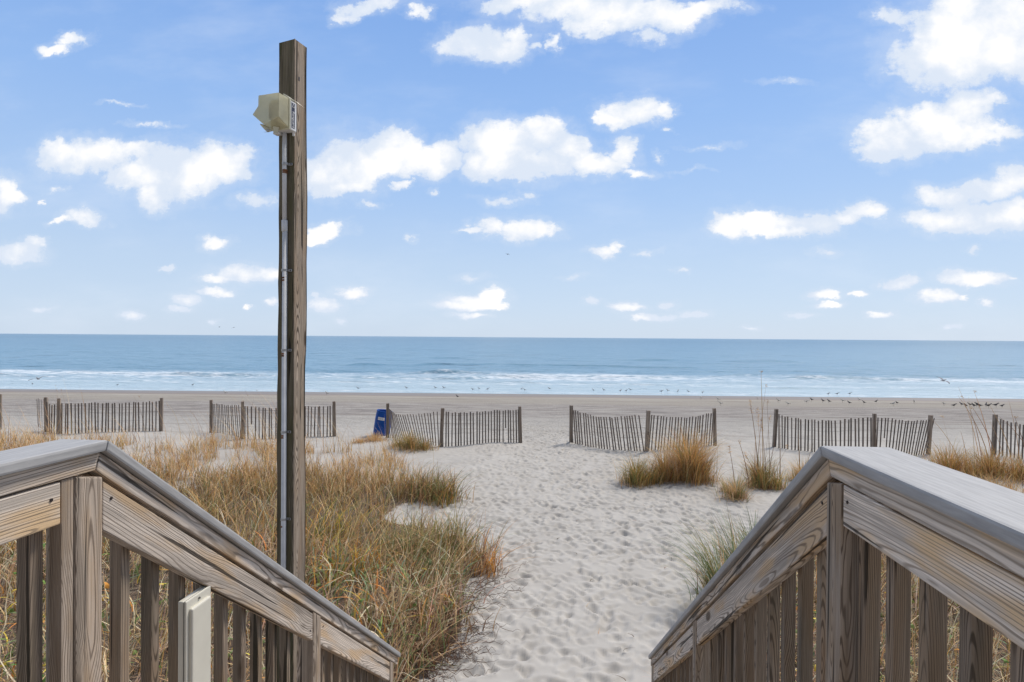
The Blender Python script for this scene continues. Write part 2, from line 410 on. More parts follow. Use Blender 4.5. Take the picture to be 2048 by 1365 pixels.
xs = np.array(sorted(set(np.concatenate([np.arange(-160, 160, .8), -np.array(spread(160, 40000, 1.5, 1.08, 3000)), np.array(spread(160, 40000, 1.5, 1.08, 3000))]))))
ys = np.array(spread(50, 120, .3, 1.0, .3)[:-1] + spread(120, 45000, .4, 1.02, 2500))
tag(link(grid_mesh(xs, ys, seaz, 'sea', water), 'sea'), 'blue grey sea with low white breakers near the beach', 'sea', kind='structure')

# ------------------------------------------------------------------ wood
def wood(name, lite, dark, tan, tanamt=.5, moss=0., freq=150., spec=.2, ringmix=.62):
    m, t, p, out = mat(name)
    ob = t.add('ShaderNodeTexCoord').outputs['Object']
    rnd = t.add('ShaderNodeObjectInfo').outputs['Random']
    off = t.comb(t.m('MULTIPLY', rnd, 37.), t.m('MULTIPLY_ADD', t.m('FRACT', t.m('MULTIPLY', rnd, 13.7)), .07, -.035), t.m('MULTIPLY_ADD', t.m('FRACT', t.m('MULTIPLY', rnd, 7.3)), .06, .012))
    P = t.v('ADD', ob, off)
    x, y, z = t.sep(P)
    sx = t.v('MULTIPLY', P, (1.7, 9., 9.))
    low = t.noise(sx, 1., 3, .5, .3)
    lx = t.m('SUBTRACT', t.m('MULTIPLY', t.m('PINGPONG', x, 1.1), .075), .04)
    y2 = t.m('MULTIPLY_ADD', t.m('SUBTRACT', low, .5), .035, y)
    # knots: sparse points that bend the rings
    kv = t.add('ShaderNodeTexVoronoi', feature='F1'); t.put(kv.inputs['Vector'], t.v('MULTIPLY', P, (1.9, 8., 5.))); kv.inputs['Scale'].default_value = 1.; kv.inputs['Randomness'].default_value = 1.
    kd = kv.outputs['Distance']
    kn = t.sstep(kd, .42, .0)
    rr = t.v('LENGTH', t.comb(lx, y2, z), out=1)
    rr = t.m('ADD', rr, t.m('MULTIPLY', kn, .015))
    ph = t.noise(t.comb(t.m('MULTIPLY', rr, 55.), t.m('MULTIPLY', rnd, 91.), 0.), 1., 2)
    wav = t.m('SINE', t.m('MULTIPLY_ADD', rr, freq * 6.283, t.m('MULTIPLY', ph, 13.)))
    fib = t.noise(t.v('MULTIPLY', P, (5., 300., 300.)), 1., 4, .65)
    fib2 = t.noise(t.v('MULTIPLY', P, (2., 95., 95.)), 1., 5, .65)
    ring = t.sstep(t.m('MULTIPLY_ADD', t.m('SUBTRACT', fib2, .5), 2.4, wav), .25, 1.15)
    col = t.mix(t.sstep(fib2, .35, .65), tuple(c * .66 for c in lite), tuple(c * 1.15 for c in lite))
    stn = t.noise(t.v('MULTIPLY', P, (1.1, 22., 22.)), 1., 4, .6)
    col = t.mix(t.sstep(stn, .50, .68, 0., .65), col, tuple(c * .38 for c in lite))
    tn = t.noise(t.v('MULTIPLY', P, (2.2, 12., 12.)), 1.3, 3, .5)
    col = t.mix(t.m('MULTIPLY', t.sstep(tn, .46, .66), tanamt), col, tan)
    col = t.mix(t.m('MULTIPLY', ring, t.m('MULTIPLY_ADD', low, .9, ringmix - .35), clamp=True), col, dark)
    col = t.mix(t.sstep(fib, .60, .82, 0., .45), col, tuple(c * .6 for c in dark))
    core = t.sstep(kd, .15, .08)
    col = t.mix(t.m('MULTIPLY', core, .8), col, (.07, .045, .03))
    crack = t.sstep(t.noise(t.v('MULTIPLY', P, (.9, 48., 48.)), 1., 2, .4, .2), .635, .665)
    col = t.mix(t.m('MULTIPLY', crack, .85), col, (.025, .02, .016))
    if moss:
        mn = t.noise(t.v('MULTIPLY', P, (1.2, 14., 14.)), 1., 5, .6)
        col = t.mix(t.m('MULTIPLY', t.sstep(mn, .45, .65), moss), col, (.055, .062, .022))
    bri = t.m('MULTIPLY_ADD', t.m('FRACT', t.m('MULTIPLY', rnd, 5.17)), .28, .86)
    col = t.v('MULTIPLY', col, t.comb(bri, bri, bri))
    t.put(p.inputs['Base Color'], col); p.inputs['Roughness'].default_value = .82; p.inputs['Specular IOR Level'].default_value = spec
    h = t.m('SUBTRACT', t.m('ADD', t.m('MULTIPLY', ring, -.35), t.m('MULTIPLY', fib, .6)), t.m('MULTIPLY', crack, 2.2))
    t.put(p.inputs['Normal'], t.bump(h, .55, .0022))
    return m


W_RAIL = wood('weathered_grey_wood', (.64, .555, .475), (.115, .083, .06), (.60, .42, .25), .8, 0., 150)
W_TAN = wood('weathered_tan_wood', (.72, .63, .54), (.20, .15, .11), (.68, .47, .26), .9, 0., 140)
W_BAL = wood('weathered_brown_wood', (.32, .25, .19), (.05, .036, .026), (.27, .185, .115), .6, .15, 250)
W_POST = wood('weathered_post_wood', (.50, .41, .33), (.10, .072, .052), (.40, .28, .175), .6, .05, 340)
W_POLE = wood('old_pole_wood', (.42, .34, .265), (.075, .055, .04), (.34, .235, .15), .5, .12, 150, ringmix=.8)
W_SLAT = wood('grey_slat_wood', (.24, .205, .18), (.11, .09, .08), (.25, .20, .16), .4, 0., 130)
W_FPOST = wood('fence_post_wood', (.38, .32, .27), (.15, .12, .10), (.28, .20, .14), .5, .1, 120)
W_DECK = wood('deck_wood', (.36, .30, .25), (.14, .11, .09), (.33, .25, .18), .4, .05)

# composite cap board
CAP, t, p, out = mat('grey_composite_cap')
ob = t.add('ShaderNodeTexCoord').outputs['Object']
n = t.noise(t.v('MULTIPLY', ob, (7., 110., 60.)), 1., 5, .65)
n2 = t.noise(ob, 3., 4, .6)
c = t.ramp(n, [(.35, (.31, .305, .305)), (.65, (.42, .415, .41))])
c = t.mix(t.sstep(n2, .5, .75, 0., .4), c, (.47, .46, .455))
t.put(p.inputs['Base Color'], c); p.inputs['Roughness'].default_value = .6; p.inputs['Specular IOR Level'].default_value = .3
t.put(p.inputs['Normal'], t.bump(n, .5, .0012))

M_CREAM = plain('cream_painted_metal', (.66, .63, .54), .35, 0, .05, 9)
M_GAP = plain('black_gasket', (.02, .02, .022), .6)
M_STEEL = plain('zinc_screw', (.25, .24, .23), .35, .8)
M_PVC = plain('grey_plastic_pipe', (.62, .62, .63), .45, 0, .1, 12)
M_RUST = plain('rusty_metal', (.20, .085, .035), .85, 0, .5, 60)
M_GREYMETAL = plain('galvanised_metal', (.42, .42, .42), .4, .5, .15, 20)
M_DARKNAIL = plain('dark_nail', (.04, .03, .03), .5, .5)
M_WHITE = plain('white_plastic', (.70, .70, .69), .4, 0, .05, 8)
M_NAVY = plain('navy_label', (.015, .02, .05), .5, 0, .1, 8)
M_LABELWHITE = plain('white_label', (.75, .75, .75), .5, 0, .05, 20)
M_INK = plain('faded_ink', (.18, .20, .24), .6)
M_BLUE = plain('blue_barrel_plastic', (.006, .075, .34), .5, 0, .22, 6, .2)
M_WIRE = plain('dull_wire', (.10, .095, .09), .6, .4)

COVER, t, p, out = mat('yellowed_clear_plastic')
p.inputs['Base Color'].default_value = (.74, .70, .50, 1); p.inputs['Roughness'].default_value = .32
tr = t.add('ShaderNodeBsdfTranslucent'); tr.inputs[0].default_value = (.80, .75, .56, 1)
tp = t.add('ShaderNodeBsdfTransparent'); tp.inputs[0].default_value = (.92, .9, .78, 1)
mx = t.add('ShaderNodeMixShader'); mx.inputs[0].default_value = .35; t.l.new(p.outputs[0], mx.inputs[1]); t.l.new(tr.outputs[0], mx.inputs[2])
mx2 = t.add('ShaderNodeMixShader'); t.l.new(mx.outputs[0], mx2.inputs[1]); t.l.new(tp.outputs[0], mx2.inputs[2])
t.put(mx2.inputs[0], t.sstep(t.noise(t.add('ShaderNodeTexCoord').outputs['Object'], 14., 4), .3, .7, .26, .36))
t.l.new(mx2.outputs[0], out.inputs[0])


def frame_obj(name, verts, faces, origin, ax, up, material, parent=None, bevel=.003, smooth=False):
    """verts in world; local X runs along ax so that the grain follows the board"""
    ax = Vector(ax).normalized(); up = Vector(up); yv = up.cross(ax).normalized(); zv = ax.cross(yv).normalized()
    M = Matrix((ax, yv, zv)).transposed()
    o = Vector(origin)
    lv = [M.transposed() @ (Vector(v) - o) for v in verts]
    me = bpy.data.meshes.new(name); me.from_pydata([tuple(v) for v in lv], [], faces)
    bm = bmesh.new(); bm.from_mesh(me); bmesh.ops.recalc_face_normals(bm, faces=bm.faces)
    if bevel: bmesh.ops.bevel(bm, geom=list(bm.edges), offset=bevel, segments=2, affect='EDGES', profile=.6, clamp_overlap=True)
    bm.to_mesh(me); bm.free(); me.materials.append(material)
    if smooth:
        for pl in me.polygons: pl.use_smooth = True
    ob = bpy.data.objects.new(name, me); C.objects.link(ob)
    Mw = Matrix.Translation(o) @ M.to_4x4()
    if parent is not None:
        ob.parent = parent
        Mw = Matrix.Translation(-parent.location) @ Mw if parent.rotation_euler.z == 0 else (Matrix.Translation(parent.location) @ parent.rotation_euler.to_matrix().to_4x4()).inverted() @ Mw
    ob.matrix_local = Mw
    return ob


def prism_x(name, poly, x0, x1, ax, material, parent, bevel=.003):
    """polygon in the (y, z) plane pushed from x0 to x1"""
    n = len(poly)
    v = [(x0, y, z) for y, z in poly] + [(x1, y, z) for y, z in poly]
    f = [list(range(n)), list(range(2 * n - 1, n - 1, -1))] + [[i, (i + 1) % n, n + (i + 1) % n, n + i] for i in range(n)]
    cy = sum(q[0] for q in poly) / n; cz = sum(q[1] for q in poly) / n
    up = (1, 0, 0) if abs(ax[2]) > .9 else (0, -ax[2], ax[1])
    return frame_obj(name, v, f, ((x0 + x1) / 2, cy, cz), ax, up, material, parent, bevel)


def empty(name, loc, rz=0):
    o = bpy.data.objects.new(name, None); C.objects.link(o); o.location = loc; o.rotation_euler = (0, 0, rz); o.empty_display_size = .2
    return o


def tube_mesh(name, pts, rad, material, n=8, smooth=True):
    pts = [Vector(p) for p in pts]; V = []; Fc = []
    for i, p in enumerate(pts):
        d = (pts[min(i + 1, len(pts) - 1)] - pts[max(i - 1, 0)]).normalized()
        a = d.orthogonal().normalized() if i == 0 else (a - d * a.dot(d)).normalized()
        b = d.cross(a); r = rad[i] if isinstance(rad, (list, tuple)) else rad
        V += [tuple(p + (a * math.cos(k * 2 * math.pi / n) + b * math.sin(k * 2 * math.pi / n)) * r) for k in range(n)]
    for i in range(len(pts) - 1):
        for k in range(n): Fc.append((i * n + k, i * n + (k + 1) % n, (i + 1) * n + (k + 1) % n, (i + 1) * n + k))
    Fc.append(tuple(range(n))[::-1]); Fc.append(tuple(range((len(pts) - 1) * n, len(pts) * n)))
    me = bpy.data.meshes.new(name); me.from_pydata(V, [], Fc); me.materials.append(material)
    if smooth:
        for pl in me.polygons[:-2]: pl.use_smooth = True
    return me


# ------------------------------------------------------------------ railings
DECK = CZ - 1.27


def railing(side, xin, yc, slope, yend, posts, bal_level, bal_slope, label, wcap, ybeg=-1.2):
    """side -1 left, +1 right; xin = inner edge of the cap; yc = where the slope starts"""
    root = empty('stair_railing', (xin + side * .07, yc, DECK)); tag(root, label, 'railing', 'wooden railings of the beach stairs')
    zt = 3.306; th = math.atan(slope); cs = math.cos(th)
    Z = lambda y, d: zt - d - (0 if y <= yc else (y - yc) * slope)     # vertical drop d below the cap top
    def lines(dt, db, y0, y1, lvl):
        if lvl: return [(y0, zt - dt), (y1, zt - dt), (y1, zt - db), (y0, zt - db)]
        return [(y0, zt - dt - (y0 - yc) * slope), (y1, zt - dt - (y1 - yc) * slope), (y1, zt - db - (y1 - yc) * slope), (y0, zt - db - (y0 - yc) * slope)]
    dirn = (0, cs, -math.sin(th))
    k = 1 / cs                      # board thickness measured plumb on the slope
    xo = lambda a: xin + side * a
    # mitre: level thickness T at corner, sloped plumb thickness T*k ; shift lower corner along bisector
    def mitre(T): return yc - T * math.tan(th / 2)
    def pair(name, T0, T1, xa, xb, material, bev, yb, ye, gap=.0012):
        m0, m1 = mitre(T0), mitre(T1)
        prism_x(name, [(yb, zt - T0), (m0 - gap, zt - T0), (m1 - gap, zt - T1), (yb, zt - T1)], xa, xb, (0, 1, 0), material[0], root, bev)
        S = lambda y, T: zt - T * k - (y - yc) * slope
        prism_x(name, [(m0 + gap, S(m0 + gap, T0)), (ye, S(ye, T0)), (ye - (T1 - T0) * math.sin(th) * .0, S(ye, T1)), (m1 + gap, S(m1 + gap, T1))], xa, xb, dirn, material[1], root, bev)
    pair('cap_board', 0, .030, xo(0), xo(wcap), (CAP, CAP), .007, ybeg, yend)
    top = W_TAN if side > 0 else W_RAIL
    pair('top_rail', .033, .080, xo(.018), xo(.018 + .089), (top, W_RAIL), .004, ybeg + .02, yend - .02)
    # lower rails butt between the posts
    xa, xb = xo(.022), xo(.060)
    edges = []
    lv0 = ybeg + .03
    for (py, _) in [q for q in posts if q[0] < yc]:
        gap_ = .046 if side < 0 else .004
        if side < 0: prism_x('filler_strip', [(py - .041, zt - .083), (py - .003, zt - .083), (py - .003, zt - .93), (py - .041, zt - .93)], xo(.024), xo(.0595), (0, 0, 1), W_POST, root, .003)
        py = py + .004 - gap_
        prism_x('side_rail', [(lv0, zt - .086), (py - .004, zt - .086), (py - .004, zt - .194), (lv0, zt - .194)], xa, xb, (0, 1, 0), W_TAN, root, .004)
    starts = [q[0] + .09 + .004 for q in posts]
    ends = [q[0] - .004 for q in posts[1:]]
    for a, b in zip(starts, ends):
        prism_x('side_rail', [(a, Z(a, .092 * k)), (b, Z(b, .092 * k)), (b, Z(b, .205 * k)), (a, Z(a, .205 * k))], xa, xb, dirn, W_RAIL, root, .004)
        # bottom rail near the treads
        prism_x('bottom_rail', [(a, Z(a, .80)), (b, Z(b, .80)), (b, Z(b, .91)), (a, Z(a, .91))], xa, xb, dirn, W_RAIL, root, .004)
    pf = posts[0][0] - .004
    prism_x('bottom_rail', [(lv0, zt - .80), (pf, zt - .80), (pf, zt - .91), (lv0, zt - .91)], xa, xb, (0, 1, 0), W_RAIL, root, .004)
    for i, (py, bot) in enumerate(posts):
        q = .082 if py < yc else .084 * k
        a, b = py, py + .09
        if i == 0: prof = [(a, zt - .083), (b, min(zt - .083, Z(b, .084 * k))), (b, bot), (a, bot)]
        else: prof = [(a, Z(a, q)), (b, Z(b, q)), (b, bot), (a, bot)]
        prism_x('post', prof, xo(.019), xo(.108), (0, 0, 1), W_POST, root, .005)
    bx0, bx1 = xo(.0605), xo(.0985)
    for y in bal_level:
        prism_x('baluster', [(y, zt - .084), (y + .038, zt - .084), (y + .038, zt - .93), (y, zt - .93)], bx0, bx1, (0, 0, 1), W_BAL, root, .003)
    for y in bal_slope:
        a, b = y, y + .038
        prism_x('baluster', [(a, Z(a, .088 * k)), (b, Z(b, .088 * k)), (b, Z(b, .93)), (a, Z(a, .93))], bx0, bx1, (0, 0, 1), W_BAL, root, .003)
    # screws and nail heads on the rails
    for (y, d) in [(posts[0][0] - (.075 if side < 0 else .03), .125) ] + [(a + .03, .12 * k) for a in starts[:-1]] + [(b - .03, .17 * k) for b in ends[:1]]:
        Mx = Matrix.Translation((xo(.0215) - root.location.x, y - root.location.y, Z(y, d) - root.location.z)) @ Matrix.Rotation(math.pi / 2, 4, 'Y')
        bm = bmesh.new(); bmesh.ops.create_cone(bm, cap_ends=True, segments=10, radius1=.0045, radius2=.0045, depth=.004, matrix=Mx)
        me = bpy.data.meshes.new('nail_head'); bm.to_mesh(me); bm.free(); me.materials.append(M_DARKNAIL); link(me, 'nail_head', root)
    return root


g = lambda x, y: float(ground(x, y))
sp = .1235
left_rail = railing(-1, -1.277, 1.556, .7266, 4.50,
    [(1.466, 0.3), (2.955, -.1), (4.29, -.2)],
    [1.372 - i * .128 for i in range(19)], [1.677 + i * .1335 for i in range(9)] + [3.06 + .1 + i * .1215 for i in range(9)],
    'left railing of the beach stairs, grey cap board, cream electrical box on its balusters', .145)
right_rail = railing(1, .694, 1.742, .695, 5.25,
    [(1.651, 0.3), (3.425, -.1), (5.10, -.2)],
    [1.605 - .135 * i for i in range(20)], [1.87 + i * .152 for i in range(10)] + [3.53 + .1 + i * .1475 for i in range(10)],
    'right railing of the beach stairs with wide pale grey cap board', .185)

# stairs and deck between the railings
st = empty('wooden_stairs', (-.3, 1.6, 0)); tag(st, 'wooden deck and stairs leading down to the sand between the railings', 'stairs')


def box_part(name, x0, x1, y0, y1, z0, z1, ax, m, parent, bev=.004):
    return prism_x(name, [(y0, z1), (y1, z1), (y1, z0), (y0, z0)], x0, x1, ax, m, parent, bev) if ax != (1, 0, 0) else \
        frame_obj(name, [(x, y, z) for x in (x0, x1) for y, z in ((y0, z1), (y1, z1), (y1, z0), (y0, z0))],
                  [[0, 1, 2, 3], [7, 6, 5, 4], [0, 1, 5, 4], [1, 2, 6, 5], [2, 3, 7, 6], [3, 0, 4, 7]], ((x0 + x1) / 2, (y0 + y1) / 2, (z0 + z1) / 2), (1, 0, 0), (0, 0, 1), m, parent, bev)


y = -1.6
while y < 1.5:
    box_part('deck_board', -1.45, .90, y, y + .138, DECK - .038, DECK, (1, 0, 0), W_DECK, st); y += .146
nst = 12; run = .29; rise = DECK / (nst + .5)
for i in range(nst):
    zz = DECK - rise * (i + 1); y0 = 1.52 + i * run
    for j in range(2): box_part('tread', -1.26, .70, y0 + j * .146, y0 + j * .146 + .138, zz - .038, zz, (1, 0, 0), W_DECK, st)
for x in (-1.26, -.3, .66):
    prism_x('stringer', [(1.50, DECK - .045), (1.50, DECK - .35), (5.0, -.25), (5.1, 0.0), (1.62, DECK - rise - .05)], x, x + .038, (0, .8, -.6), W_DECK, st)
for x, yy_ in ((-1.4, -1.4), (.8, -1.4), (-1.4, .4), (.8, .4)):
    box_part('leg', x, x + .09, yy_, yy_ + .09, -.3, DECK - .04, (0, 0, 1), W_POST, st)

# ------------------------------------------------------------------ electrical box on the left railing
def rounded_box(w, h, d, r, seg=5):
    bm = bmesh.new(); bmesh.ops.create_cube(bm, size=1)
    for v in bm.verts: v.co.x *= w; v.co.y *= d; v.co.z *= h
    return bm


eb = empty('electrical_box', (-1.350, 2.000, 2.452)); tag(eb, 'cream metal electrical box fixed to the balusters of the left railing', 'electrical box')


def add_box(bm, c, s, bev=0, seg=2):
    r_ = bmesh.ops.create_cube(bm, size=1); vs = r_['verts']
    for v in vs: v.co = Vector((v.co.x * s[0] + c[0], v.co.y * s[1] + c[1], v.co.z * s[2] + c[2]))
    if bev:
        es = set(e for v in vs for e in v.link_edges)
        bmesh.ops.bevel(bm, geom=list(es), offset=bev, segments=seg, affect='EDGES', profile=.5)


def bm_obj(name, bm, m, parent=None, loc=None, smooth=False):
    me = bpy.data.meshes.new(name); bmesh.ops.recalc_face_normals(bm, faces=bm.faces); bm.to_mesh(me); bm.free(); me.materials.append(m)
    if smooth:
        for q in me.polygons: q.use_smooth = True
    return link(me, name, parent, loc)


EBW, EBH = .143, .47
bm = bmesh.new(); add_box(bm, (.031, 0, 0), (.020, EBW, EBH), .004); bm_obj('housing', bm, M_CREAM, eb)
bm = bmesh.new(); add_box(bm, (.042, 0, 0), (.003, EBW - .006, EBH - .006)); bm_obj('gasket', bm, M_GAP, eb)
bm = bmesh.new(); add_box(bm, (.0475, 0, 0), (.008, EBW, EBH), .0035); add_box(bm, (.056, 0, 0), (.016, EBW - .03, EBH - .06), .0075, 3)
bm_obj('front_cover', bm, M_CREAM, eb)
for zz in (EBH / 2 - .016, -EBH / 2 + .016):
    bm = bmesh.new(); bmesh.ops.create_cone(bm, cap_ends=True, segments=12, radius1=.005, radius2=.004, depth=.005, matrix=Matrix.Translation((.053, 0, zz)) @ Matrix.Rotation(math.pi / 2, 4, 'Y'))
    bm_obj('screw', bm, M_STEEL, eb)

# ------------------------------------------------------------------ tall pole
PA = R(-10.5)
PX, PY = -2.010, 4.20
gz0 = g(PX, PY)
pole = empty('wooden_pole', (PX, PY, gz0), PA); tag(pole, 'tall square weathered wooden pole standing behind the left railing', 'pole')
PT = 5.72 - gz0
hw = .0715
# shaft: slightly irregular square timber, chamfered, with its top cut askew
V = []; Fc = []; NS = 40
for i in range(NS + 1):
    zz = -.6 + (PT + .6) * i / NS
    lean = -.016 * (zz / PT)
    for (sx, sy) in ((-1, -1), (1, -1), (1, 1), (-1, 1)):
        jx = (vnoise(np.array([zz * 1.3 + sx]), np.array([sy * 3.]), 7)[0]) * .010 + (vnoise(np.array([zz * 6 + sx]), np.array([sy * 3.]), 8)[0]) * .0045
        for (cx, cy) in (((.0035, 0), (0, .0035)) if sx * sy > 0 else ((0, .0035), (.0035, 0))):
            top = 0
            if i == NS: top = -(.012 if sx < 0 else 0)
            V.append((sx * (hw - cx + jx) + lean, sy * (hw - cy + jx), zz + top))
for i in range(NS):
    for k_ in range(8): Fc.append((i * 8 + k_, i * 8 + (k_ + 1) % 8, (i + 1) * 8 + (k_ + 1) % 8, (i + 1) * 8 + k_))
Fc.append(tuple(range(NS * 8, NS * 8 + 8)))
# local X of the mesh must run up the pole for the grain
me = bpy.data.meshes.new('shaft'); me.from_pydata([(z_, -y_ if False else y_, -x_) for x_, y_, z_ in V], [], Fc)
bm = bmesh.new(); bm.from_mesh(me); bmesh.ops.recalc_face_normals(bm, faces=bm.faces); bm.to_mesh(me); bm.free()
me.materials.append(W_POLE)
W_POLEM = wood('mossy_shaded_pole_wood', (.20, .17, .12), (.045, .038, .026), (.13, .115, .06), .6, .55, 160)  # moss, over a wood colour darkened for the shade on this face
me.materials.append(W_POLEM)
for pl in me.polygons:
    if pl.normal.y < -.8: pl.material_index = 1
sh = link(me, 'shaft', pole); sh.rotation_euler = (0, -math.pi / 2, 0)
bm = bmesh.new(); bmesh.ops.create_cone(bm, cap_ends=True, segments=8, radius1=.0025, radius2=.0025, depth=.03, matrix=Matrix.Translation((-hw - .012, -.05, PT - .38)) @ Matrix.Rotation(math.pi / 2, 4, 'Y'))
bmesh.ops.create_cone(bm, cap_ends=True, segments=8, radius1=.006, radius2=.006, depth=.003, matrix=Matrix.Translation((-hw - .028, -.05, PT - .38)) @ Matrix.Rotation(math.pi / 2, 4, 'Y'))
bm_obj('nail', bm, M_DARKNAIL, pole)
for xx, zz in ((hw + .0005, PT - .28),):
    bm = bmesh.new(); add_box(bm, (xx, -.045, zz), (.002, .016, .03), .0006); bm_obj('bolt_hole', bm, M_DARKNAIL, pole)

# conduit on the pole's left face
FY = -hw                                       # face plane in pole space
px_to_z = lambda py: CZ + (676 - py) / F * 4.31 - gz0
con = empty('conduit_pipe', (PX, PY, gz0), PA); tag(con, 'grey plastic conduit running down the left face of the tall wooden pole', 'pipe')
CXP = -.006; CYP = FY - .0185
zc = px_to_z(455); z_top = px_to_z(262)
link(tube_mesh('upper_pipe', [(CXP - .006, CYP, z_top), (CXP - .004, CYP, zc)], .0155, M_PVC, 14), 'upper_pipe', con)
link(tube_mesh('coupling', [(CXP - .003, CYP, zc + .03), (CXP - .003, CYP, zc + .028), (CXP - .002, CYP, zc - .045), (CXP, CYP, zc - .055)], [.018, .021, .021, .017], M_PVC, 14), 'coupling', con)
link(tube_mesh('lower_pipe', [(CXP, CYP, zc - .04), (CXP + .002, CYP, 1.2), (CXP + .004, CYP, -.3)], .0175, M_PVC, 14), 'lower_pipe', con)
for py in (335, 546, 705, 868, 1042):
    zz = px_to_z(py)
    bm = bmesh.new()
    bmesh.ops.create_cone(bm, cap_ends=False, segments=16, radius1=.0205, radius2=.0205, depth=.016, matrix=Matrix.Translation((CXP - .001, CYP, zz)))
    add_box(bm, (CXP + .030, FY - .0025, zz), (.035, .004, .017), .001)
    add_box(bm, (CXP - .024, FY - .0025, zz), (.012, .004, .017), .001)
    s_o = bm_obj('strap', bm, M_GREYMETAL, con)
    bm = bmesh.new(); bmesh.ops.create_cone(bm, cap_ends=True, segments=10, radius1=.006, radius2=.005, depth=.005, matrix=Matrix.Translation((CXP + .038, FY - .006, zz)) @ Matrix.Rotation(math.pi / 2, 4, 'X'))
    bm_obj('screw', bm, M_DARKNAIL, s_o)
for py in (348, 352, 561, 566, 712, 716, 875, 879, 1056):
    zz = px_to_z(py)
    link(tube_mesh('rust_ring', [(CXP - .001, CYP, zz + .006), (CXP - .001, CYP, zz - .006)], .0182, M_RUST, 14), 'rust_ring', con)

# weatherproof box with the yellowed cover
zb0, zb1 = px_to_z(262) - .040, px_to_z(206) - .036
bxo = empty('weatherproof_box', (PX, PY, gz0), PA); tag(bxo, 'white weatherproof box with yellowed clear cover high on the wooden pole', 'electrical box')
bw = .150; bxr = hw + .001; bxl = bxr - bw; bd = .066
hz = (zb1 - zb0); zm = (zb0 + zb1) / 2
bm = bmesh.new(); add_box(bm, ((bxl + bxr) / 2, FY - .001 - bd / 2, zm), (bw, bd, hz), .004); bm_obj('back_box', bm, M_WHITE, bxo)
bm = bmesh.new(); add_box(bm, ((bxl + bxr) / 2 - .004, FY - bd - .006, zm + .006), (bw + .006, .012, hz + .012), .003); bm_obj('flange', bm, plain('yellowed_plastic', (.60, .57, .42), .4, 0, .08, 8), bxo)


def hull(name, pts, m, parent, smooth=False):
    bm = bmesh.new(); vs = [bm.verts.new(p) for p in pts]; bmesh.ops.convex_hull(bm, input=vs)
    bmesh.ops.dissolve_limit(bm, angle_limit=R(2), verts=bm.verts, edges=bm.edges)
    bmesh.ops.bevel(bm, geom=list(bm.edges), offset=.004, segments=2, affect='EDGES', profile=.6)
    return bm_obj(name, bm, m, parent, None, smooth)


d0 = FY - bd - .0125; xl, xr = bxl - .004, bxr - .006; zt_, zbm = zb1 + .005, zb0 + .01
def loft_cover(name, front, back, m, parent):
    n = len(front); bm = bmesh.new(); a = [bm.verts.new(p) for p in front]; b_ = [bm.verts.new(p) for p in back]
    bm.faces.new(a); bm.faces.new(b_[::-1])
    for i in range(n): bm.faces.new((a[i], b_[i], b_[(i + 1) % n], a[(i + 1) % n]))
    bmesh.ops.recalc_face_normals(bm, faces=bm.faces)
    bmesh.ops.bevel(bm, geom=list(bm.edges), offset=.005, segments=3, affect='EDGES', profile=.6)
    return bm_obj(name, bm, m, parent)


tz = zt_ + .002
prof_f = [(xl - .022, tz), (xr - .004, tz + .004), (xr - .006, tz - .160), (xl + .022, tz - .205), (xl - .070, tz - .128), (xl - .024, tz - .072)]
prof_b = [(xl - .004, tz + .002), (xr + .0, tz + .002), (xr + .0, zbm), (xl + .03, zbm - .012), (xl - .045, tz - .14), (xl - .006, tz - .08)]
loft_cover('clear_cover', [(x_, d0 - .105, z_) for x_, z_ in prof_f], [(x_, d0, z_) for x_, z_ in prof_b], COVER, bxo)
bm = bmesh.new(); add_box(bm, ((xl + xr) / 2 + .0, d0 - .035, zm + .012), (.085, .06, .11), .006); bm_obj('socket_outlet', bm, plain('grey_outlet', (.10, .10, .095), .5), bxo)
# hinge wing at the upper right and latch tabs below
M_YP = plain('yellowed_tab', (.58, .56, .44), .4, 0, .1, 9)
hull('hinge_wing', [(bxr - .045, FY - bd - .02, zb1 + .012), (bxr - .045, FY - bd - .03, zb1 + .012), (bxr + .006, FY - .012, zb1 + .01), (bxr - .045, FY - bd - .02, zb1 + .042), (bxr - .040, FY - bd - .03, zb1 + .046), (bxr + .01, FY - .01, zb1 + .004)], M_YP, bxo)
hull('latch_tab', [(xl - .02, d0 - .09, zbm + .005), (xl - .012, d0 - .10, zbm + .012), (xl + .03, d0 - .06, zbm - .038), (xl + .022, d0 - .07, zbm - .046), (xl + .05, d0 - .03, zbm - .03), (xl + .02, d0 - .05, zbm + .004)], M_YP, bxo)
hull('latch_tab', [(xl + .05, d0 - .05, zbm + .004), (xl + .09, d0 - .02, zbm + .002), (xl + .055, d0 - .045, zbm - .045), (xl + .075, d0 - .03, zbm - .048), (xl + .06, d0 - .035, zbm - .02)], M_YP, bxo)
bm = bmesh.new(); add_box(bm, (bxl + .02, FY - bd / 2, zb0 - .008), (.05, .05, .018), .006); bm_obj('pipe_hub', bm, M_WHITE, bxo)
bm = bmesh.new(); add_box(bm, (bxr - .02, FY - .006, zb0 - .012), (.018, .008, .026), .003); bm_obj('mounting_lug', bm, M_WHITE, bxo)
bm = bmesh.new(); bmesh.ops.create_uvsphere(bm, u_segments=10, v_segments=8, radius=.009, matrix=Matrix.Translation((xl + .032, d0 - .068, zbm - .03))); bm_obj('latch_screw', bm, M_GREYMETAL, bxo, None, True)
# label on the side: white border, navy field, triangle and vertical word
bm = bmesh.new(); add_box(bm, (bxr + .001, FY - bd / 2 + .0, zm), (.0015, bd - .010, hz - .008)); bm_obj('label_plate', bm, M_LABELWHITE, bxo)
bm = bmesh.new(); add_box(bm, (bxr + .0022, FY - bd / 2 - .008, zm + .002), (.0012, .034, hz - .028)); bm_obj('label_field', bm, M_NAVY, bxo)


